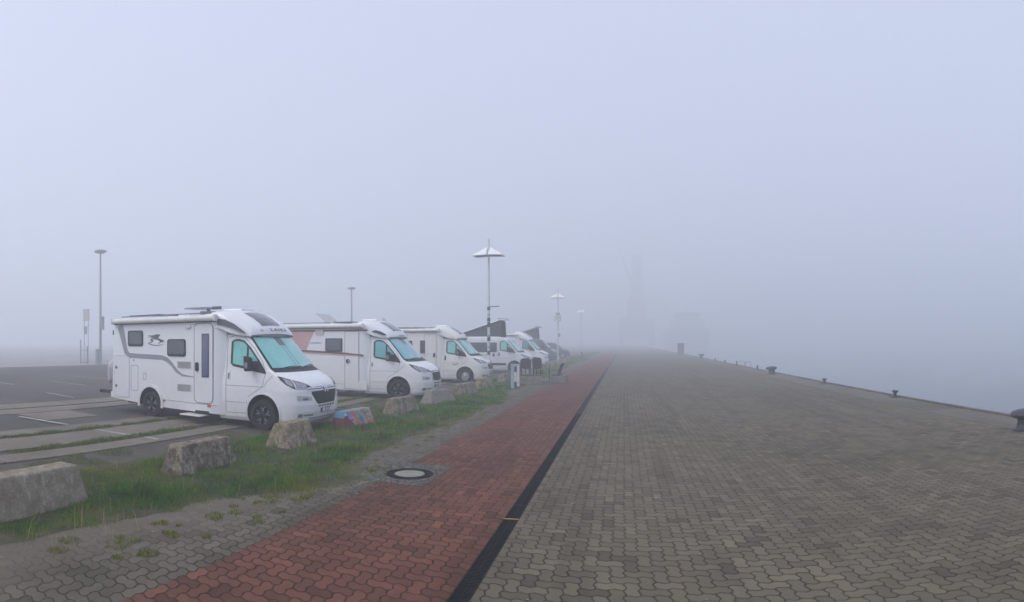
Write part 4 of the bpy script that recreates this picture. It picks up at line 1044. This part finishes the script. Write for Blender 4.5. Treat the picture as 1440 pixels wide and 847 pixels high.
# covered bicycle hanging behind the near motorhome
m_cov1 = flat('pale_cover_fabric', (.50, .49, .53), .7, 0, 0, .1, 5, .3)
bm_ = MB(); rows = []
for k in range(15):
    t = k / 14; y = -.92 + 1.84 * t; s_ = math.sin(math.pi * min(1, max(0, t))) ** .45
    cx, r1 = -.27, .24 * s_ + .03; z0, z1 = .72 + .12 * (1 - s_), 1.66 - .35 * (1 - s_) - .06 * math.sin(t * 9)
    row = []
    for q in range(16):
        a = 2 * math.pi * q / 16; ca_, sa_ = math.cos(a), math.sin(a)
        zz = (z0 + z1) / 2 + (z1 - z0) / 2 * (abs(sa_) ** .8) * (1 if sa_ > 0 else -1)
        wdt = r1 * (abs(ca_) ** .8) * (1 if ca_ > 0 else -1) * (1.1 - .25 * (zz - .7)); wr = .02 * math.sin(zz * 21 + y * 6)
        row.append((cx + wdt + wr - .05 * (zz - 1.1), y, zz))
    rows.append(row)
bm_.grid(rows, True); bm_.add(rows[0], [tuple(range(16))]); bm_.add(rows[-1], [tuple(range(16))[::-1]])
bc = empty('covered_bicycle', (-12.95, 11.5, 0), label='bicycles under a pale cover with dark trim, hung behind the near motorhome', cat='covered bicycle')
cv = bm_.build('cover', m_cov1, bc, smooth=True)
bt = MB(); bt.box(-.56, -.40, -.62, .6, 1.30, 1.40); bt.box(-.57, -.42, -.70, .6, 1.13, 1.165); bt.build('cover_stripe', M_DGREY, bc, bevel=.01)

# ------------------------------------------------------------------ street lamps of the promenade
def street_lamp(x, y, label, box=False, stickers=False, head=True, tilt=0.0):
    r = empty('street_lamp', (x, y, 0), label=label, cat='street lamp', group='twin winged promenade lamps')
    MB().tube((0, 0, -.05), (0, 0, 4.2), .075, .062, 14).tube((0, 0, 4.2), (0, 0, 7.25), .058, .045, 14).build('pole', M_POLEW, r, smooth=True)
    MB().lathe([(.12, 0), (.12, .06), (.085, .10), (.078, .5)], n=18).build('pole_base', M_POLEW, r, smooth=True)
    for sg in (-1, 1):          # two folded roof-like reflector wings, open underneath
        a = MB(); x0, x1 = .05 * sg, .78 * sg
        top = [Vector((.07 * sg, -.30, 6.78)), Vector((.07 * sg, .30, 6.78))]
        vs = [Vector((.04 * sg, -.42, 6.42)), Vector((.04 * sg, .42, 6.42)), Vector((.78 * sg, .36, 6.40)), Vector((.78 * sg, -.36, 6.40)), Vector((.09 * sg, 0, 6.84)),
              ]
        vs += [v - Vector((0, 0, .03)) for v in vs]
        a.add(vs, [(0, 3, 4), (3, 2, 4), (2, 1, 4), (1, 0, 4), (5, 9, 8), (8, 9, 7), (7, 9, 6), (6, 9, 5), (0, 5, 8, 3), (3, 8, 7, 2), (2, 7, 6, 1), (1, 6, 5, 0)])
        a.build('reflector_wing', M_WING, r)
        MB().box(min(x0, x1 * .8), max(x0, x1 * .8), -.10, .10, 6.36, 6.40).build('lamp_unit', M_GREYDEC, r, bevel=.01)
    if box:
        b = MB(); b.box(-.32, .32, -.30, -.06, 4.05, 4.62); b.build('cabinet', M_VENT, r, bevel=.02)
        b = MB(); b.box(-.20, .20, -.28, -.08, 4.66, 4.92); b.build('loudspeaker', M_GALV, r, bevel=.04)
        b = MB(); b.box(.05, .22, -.10, .10, 2.5, 2.85); b.build('junction_box', M_GALV, r, bevel=.01)
    if stickers:
        for z, h in ((3.62, .16), (3.35, .05), (3.05, .18), (2.75, .26), (2.3, .05), (2.05, .22), (1.7, .08), (1.35, .2)):
            MB().lathe([(.081, z), (.081, z + h)], n=14).build('sticker', M_STICK if h > .1 else M_GREYDEC, r)
        MB().box(-.02, .55, -.01, .01, 3.78, 3.82).build('bracket', M_STICK, r)
    return r
street_lamp(-6.85, 28.55, 'nearest white twin winged street lamp with stickers on its pole', stickers=True)
street_lamp(-6.60, 57.0, 'second white twin winged street lamp with a grey cabinet and loudspeaker on its pole', box=True)
street_lamp(-6.45, 86.0, 'third street lamp, faintest of the twin winged ones in the fog')

# tall car park mast at the left, with machine shelter beside it
lm = empty('lamp_mast', (-41.25, 32.1, 0), label='tall grey car park lamp mast with a flat round head, left of the near motorhome', cat='lamp mast', group='tall car park lamp masts')
MB().tube((0, 0, 0), (0, 0, 10.2), .13, .07, 12).build('mast', M_GALV, lm, smooth=True)
hd = MB().lathe([(.0001, 10.36), (.35, 10.34), (.56, 10.27), (.56, 10.14), (.35, 10.05), (.0001, 10.0)], n=28).build('lamp_head', M_GALV, lm, smooth=True)
MB().box(.05, .40, -.15, .15, 3.1, 4.3).build('loudspeaker', M_GALV, lm, bevel=.04)
MB().box(-.5, -.1, -.2, .2, .0, 1.35).build('base_cabinet', M_GALV, lm, bevel=.03)
sg_ = empty('car_park_sign', (-42.2, 31.2, 0), label='foggy framed car park sign beside the tall lamp mast', cat='sign')
MB().tube((-.3, 0, 0), (-.3, 0, 4.2), .03).tube((.3, 0, 0), (.3, 0, 4.2), .03).build('sign_post', M_GALV, sg_)
MB().box(-.45, .45, -.04, .04, 3.9, 5.0).build('sign_panel', M_VENT, sg_, bevel=.02)
MB().box(-.30, .20, -.06, -.045, 2.7, 3.4).build('sign_panel', M_GALV, sg_)
fr = MB(); fr.box(-.9, -.82, -.04, .04, 0, 2.2); fr.box(.12, .2, -.04, .04, 0, 1.6); fr.box(-.9, .2, -.04, .04, .1, .18); fr.box(-.9, .2, -.04, .04, 1.2, 1.26); fr.build('railing', M_GALV, sg_)
lm2 = empty('lamp_mast', (-31.0, 60.5, 0), label='far thin lamp mast above the second motorhome roof', cat='lamp mast', group='tall car park lamp masts')
MB().tube((0, 0, 0), (0, 0, 8.3), .14, .08, 10).build('mast', M_GALV, lm2, smooth=True)
MB().lathe([(.0001, 8.5), (.35, 8.45), (.5, 8.35), (.35, 8.2), (.0001, 8.2)], n=20).build('lamp_head', M_GALV, lm2, smooth=True)

# ------------------------------------------------------------------ promenade furniture
m_plinth = concrete_block_mat('bench_plinth_concrete', (.24, .225, .20), (.15, .14, .125), (.32, .30, .27), .1, 23)
ip = empty('information_post', (-4.62, 24.15, 0), R(8), label='knee high blue grey and white information post at the grass edge', cat='post')
m_ipost = flat('pale_blue_panel', (.34, .44, .50), .5, 0, 0, .08)
m_navy = flat('navy_panel', (.04, .06, .10), .5)
MB().box(-.19, -.06, -.06, .06, 0, 1.02).build('side_panel', m_ipost, ip, bevel=.006)
MB().box(-.058, .06, -.05, .05, 0, .94).build('centre_panel', m_navy, ip)
MB().box(.062, .17, -.06, .06, .10, 1.0).build('side_panel', M_PLATE, ip, bevel=.006)
MB().box(-.22, .20, -.08, .08, 1.02, 1.05).build('top_cap', M_VENT, ip, bevel=.006)
MB().box(-.05, .05, -.058, -.052, .30, .72).build('poster', M_PLATE, ip)

pb = empty('plinth_bench', (-4.38, 27.0, 0), R(6), label='wide concrete plinth bench with two round topped dark backrests', cat='bench', group='concrete plinth benches on the promenade')
MB().box(-.52, .52, -.35, .35, 0, .40).build('plinth', m_plinth, pb, bevel=.02)
for k, (cx, wd, hh) in enumerate(((-.28, .26, 1.22), (.26, .22, 1.26))):
    o_ = rrect(cx - wd, cx + wd, .72, hh, .15); ba = MB().prism(o_, .04, side_M(-.05, -1)).build('backrest', M_WOODD, pb)
    st = MB()
    for q in (-.8, -.1, .75): st.tube((cx + wd * q, -.06, .40), (cx + wd * q, -.06, .80), .022, n=8)
    st.build('strut', M_BLACK, ba)
MB().box(-.50, .50, -.30, .25, .40, .45).build('seat', M_WOODD, pb)
fh = empty('bike_hoop', (-3.95, 28.6, 0), R(0), label='thin dark square bicycle hoop beside the wide plinth bench', cat='bike hoop')
MB().path([(-.16, 0, 0), (-.16, 0, .90), (.20, 0, .90), (.20, 0, 0)], .022, 6).build('hoop', M_BLACK, fh)
MB().box(-.2, .24, -.04, .04, 0, .02).build('foot_plate', M_BLACK, fh)
def tilt_bench(x, y, label, flip=1):
    b = empty('lounge_bench', (x, y, 0), 0, label=label, cat='bench', group='concrete plinth benches on the promenade')
    MB().box(-.38, .38, -.6, .6, 0, .36).build('plinth', m_plinth, b, bevel=.02)
    bk = MB(); M0 = Matrix.Translation((-.05 * flip, 0, .40)) @ Matrix.Rotation(R(20) * flip, 4, 'Y')
    for k in range(7): bk.box(-.03, .03, -.55, .55, .06 + k * .078, .125 + k * .078, M0)
    bk.build('backrest', M_WOODD, b, bevel=.006)
    MB().box(-.34, .10, -.55, .55, .36, .42).build('seat', M_WOODD, b, bevel=.006)
    
    for yy in (-.4, .4): MB().tube((-.05 * flip, yy, .36), (.15 * flip, yy, .90), .02).build('bracket', M_BLACK, b)
    return b
tilt_bench(-3.18, 28.2, 'narrow concrete plinth bench with a tilted dark backrest, at the red paving edge')
tilt_bench(-4.4, 60.5, 'far lounge bench leaning the other way, faint at the verge', -1)

# ------------------------------------------------------------------ quay furniture
def bollard(x, y, label, s=1.0):
    r = empty('mooring_bollard', (x, y, .004), label=label, cat='bollard', group='large mooring bollards')
    MB().lathe([(.0001, 0), (.30, 0), (.30, .03), (.24, .05), (.20, .10), (.185, .22), (.20, .28), (.24, .31)], n=32).build('post', M_RUST, r, smooth=True)
    rows = []
    for rr, z in [(.0001, .30), (.20, .29), (.27, .30), (.315, .335), (.325, .375), (.30, .42), (.22, .455), (.10, .47), (.0001, .472)]:
        rows.append([Vector((rr * math.cos(t) * (1.12 if math.cos(t) < 0 else .95), rr * math.sin(t), z + .012 * math.cos(t))) for t in [2 * math.pi * k / 36 for k in range(36)]])
    MB().grid(rows, True).build('cap', M_RUST, r, smooth=True)
    r.scale = (s, s, s); return r
bollard(8.38, 10.02, 'big black mushroom mooring bollard cut by the right picture edge', 1.0)
bollard(8.92, 34.1, 'dark mooring bollard midway along the quay edge', 1.05)
bollard(9.35, 69.5, 'distant mooring bollard fading in fog beside the dark cabinet', 1.1)
def cleat(x, y, label):
    r = empty('horn_cleat', (x, y, .004), label=label, cat='cleat', group='small two horned cleats on the quay edge')
    MB().box(-.14, .14, -.22, .22, 0, .03).build('base_plate', M_RUST, r, bevel=.01)
    m = MB().tube((0, 0, .02), (0, 0, .15), .06, .05, 12)
    m.path([(-.03, -.13, .25), (0, -.07, .19), (0, 0, .155), (0, .07, .19), (.03, .13, .25)], [.025, .04, .05, .04, .025], 10)
    m.path([(-.12, 0, .24), (-.06, 0, .18), (0, 0, .15), (.06, 0, .18), (.12, 0, .24)], [.022, .038, .05, .038, .022], 10)
    m.build('horn', M_RUST, r, smooth=True); return r
cleat(9.40, 18.5, 'small dark two horned cleat nearest on the quay edge')
cleat(9.38, 25.9, 'small dark two horned cleat farther along the quay edge, before the middle bollard')
def qpost(x, y, h, label):
    o_ = MB().lathe([(.10, 0), (.10, .02), (.06, .03), (.06, h - .05), (.085, h - .04), (.085, h), (.0001, h + .01)], n=16).build('edge_post', M_RUST, None, smooth=True, loc=(x, y, .004))
    tag(o_, label, 'post', 'small posts on the quay edge')
qpost(9.45, 40.2, .30, 'short dark post just behind the middle bollard'); qpost(9.45, 47.8, .36, 'short dark post beyond the ladder hoops')
qpost(9.45, 53.5, .30, 'thin faint post on the quay edge, second past the ladder'); qpost(9.45, 59.5, .30, 'faintest small post on the quay edge, farthest past the ladder')
lh = empty('quay_ladder', (9.50, 44.2, .004), label='pair of rounded ladder grab hoops on the quay edge', cat='ladder')
for yy in (-1.3, .9):
    MB().path([(-.35, yy, 0), (-.35, yy, .38), (-.27, yy, .46), (0, yy, .46), (.08, yy, .40), (.08, yy, -.3)], .025, 8).build('grab_hoop', M_GALV, lh, smooth=True)
MB().box(.04, .08, -1.3, .9, -.2, -.16).build('rung', M_GALV, lh)
kb = empty('quay_cabinet', (8.35, 85.0, 0), label='tall dark cabinet standing at the far end of the quay paving', cat='cabinet')
MB().box(-.45, .45, -.30, .30, .08, 1.72).build('housing', M_DARKV, kb, bevel=.02)
MB().box(-.50, .50, -.35, .35, 0, .08).build('plinth', m_plinth, kb); MB().box(-.48, .48, -.33, .33, 1.72, 1.80).build('lid', M_DARKV, kb, bevel=.02)
MB().box(-.40, .40, -.315, -.302, .15, 1.65).build('door', M_GREYV, kb)

# ------------------------------------------------------------------ far shapes in the fog
m_ship = flat('ship_hull_haze_tone', (.26, .28, .28), .6); m_ship2 = flat('ship_superstructure_haze_tone', (.34, .35, .34), .6); m_crane = flat('crane_haze_tone', (.28, .30, .33), .6)  # ship and crane tones paled towards the fog, haze painted into the colour
sh = empty('moored_ship', (24.0, 196, -2.2), label='ship moored beyond the quay end, a faint mass in the fog', cat='ship')
rows = []
for z, k in ((0, .82), (2, .95), (4.4, 1.0), (5.2, 1.02)):
    rows.append([Vector((-4.6 * k, -22, z)), Vector((-4.6 * k, 12, z)), Vector((-3.2 * k, 22, z)), Vector((0, 30 * k, z)), Vector((3.2 * k, 22, z)), Vector((4.6 * k, 12, z)), Vector((4.6 * k, -22, z)), Vector((2.5 * k, -25, z)), Vector((-2.5 * k, -25, z))])
m = MB().grid(rows, True); m.add(rows[-1], [tuple(range(9))]); m.build('hull', m_ship, sh)
w_ = MB().box(-3.6, 3.6, -20, -9, 5.2, 7.6).build('wheelhouse', m_ship2, sh, bevel=.1); MB().box(-3.0, 3.0, -18, -11, 7.6, 9.2).build('bridge', m_ship2, sh, bevel=.1)
for k in range(5): MB().box(-2.7 + k * 1.1, -1.9 + k * 1.1, -18.06, -18.0, 8.1, 8.8).build('window', M_GLASSD, w_)
MB().tube((0, -14, 9.2), (0, -14, 11), .25, .12).build('funnel_mast', m_ship, sh)
cr = empty('harbour_crane', (4.4, 186, 0), label='tall harbour crane tower, a barely visible dark column in the fog', cat='crane')
m = MB()
for sx in (-1, 1):
    for sy in (-1, 1): m.box(sx * 2.9 - .35, sx * 2.9 + .35, sy * 2.9 - .35, sy * 2.9 + .35, 0, 3.0)
m.box(-3.4, 3.4, -3.4, 3.4, 1.6, 5.3); m.build('portal', m_crane, cr)
MB().box(-1.9, 1.9, -1.9, 1.9, 5.3, 9.2).build('machine_house', m_crane, cr, bevel=.1)
m = MB()
for sx in (-1, 1):
    for sy in (-1, 1): m.tube((sx * 1.1, sy * 1.1, 9.2), (sx * .9, sy * .9, 18.0), .14, n=6)
for k in range(9):
    z = 9.2 + k * 1.0
    for s_ in (-1, 1):
        m.tube((-1.0, s_ * 1.0, z), (1.0, s_ * 1.0, z + .95), .08, n=5); m.tube((s_ * 1.0, -1.0, z), (s_ * 1.0, 1.0, z + .95), .08, n=5)
m.box(-.7, .7, -.7, .7, 9.2, 17.6); m.build('tower', m_crane, cr)
m = MB(); m.tube((0, 0, 9.5), (-3.6, -1, 18.8), .32, .2, n=8); m.tube((0, 0, 17.4), (-3.6, -1, 18.8), .09, n=5); m.build('jib', m_crane, cr)

sh.scale = (1.95,) * 3; sh.location = (29.5, 300, -2.2); cr.scale = (2.65,) * 3; cr.location = (6.4, 300, 0)
# ------------------------------------------------------------------ fog
hz = bpy.data.materials.new('fog'); hz.use_nodes = True; ht = hz.node_tree; ht.nodes.clear()
pv = ht.nodes.new('ShaderNodeVolumePrincipled'); ho = ht.nodes.new('ShaderNodeOutputMaterial'); ht.links.new(pv.outputs[0], ho.inputs['Volume'])
pv.inputs['Color'].default_value = (.915, .955, 1.0, 1); pv.inputs['Density'].default_value = .0104; pv.inputs['Anisotropy'].default_value = .2
h = MB().box(-500, 500, -90, 500, -4.3, 57.0).build('haze', hz); tag(h, kind='stuff')
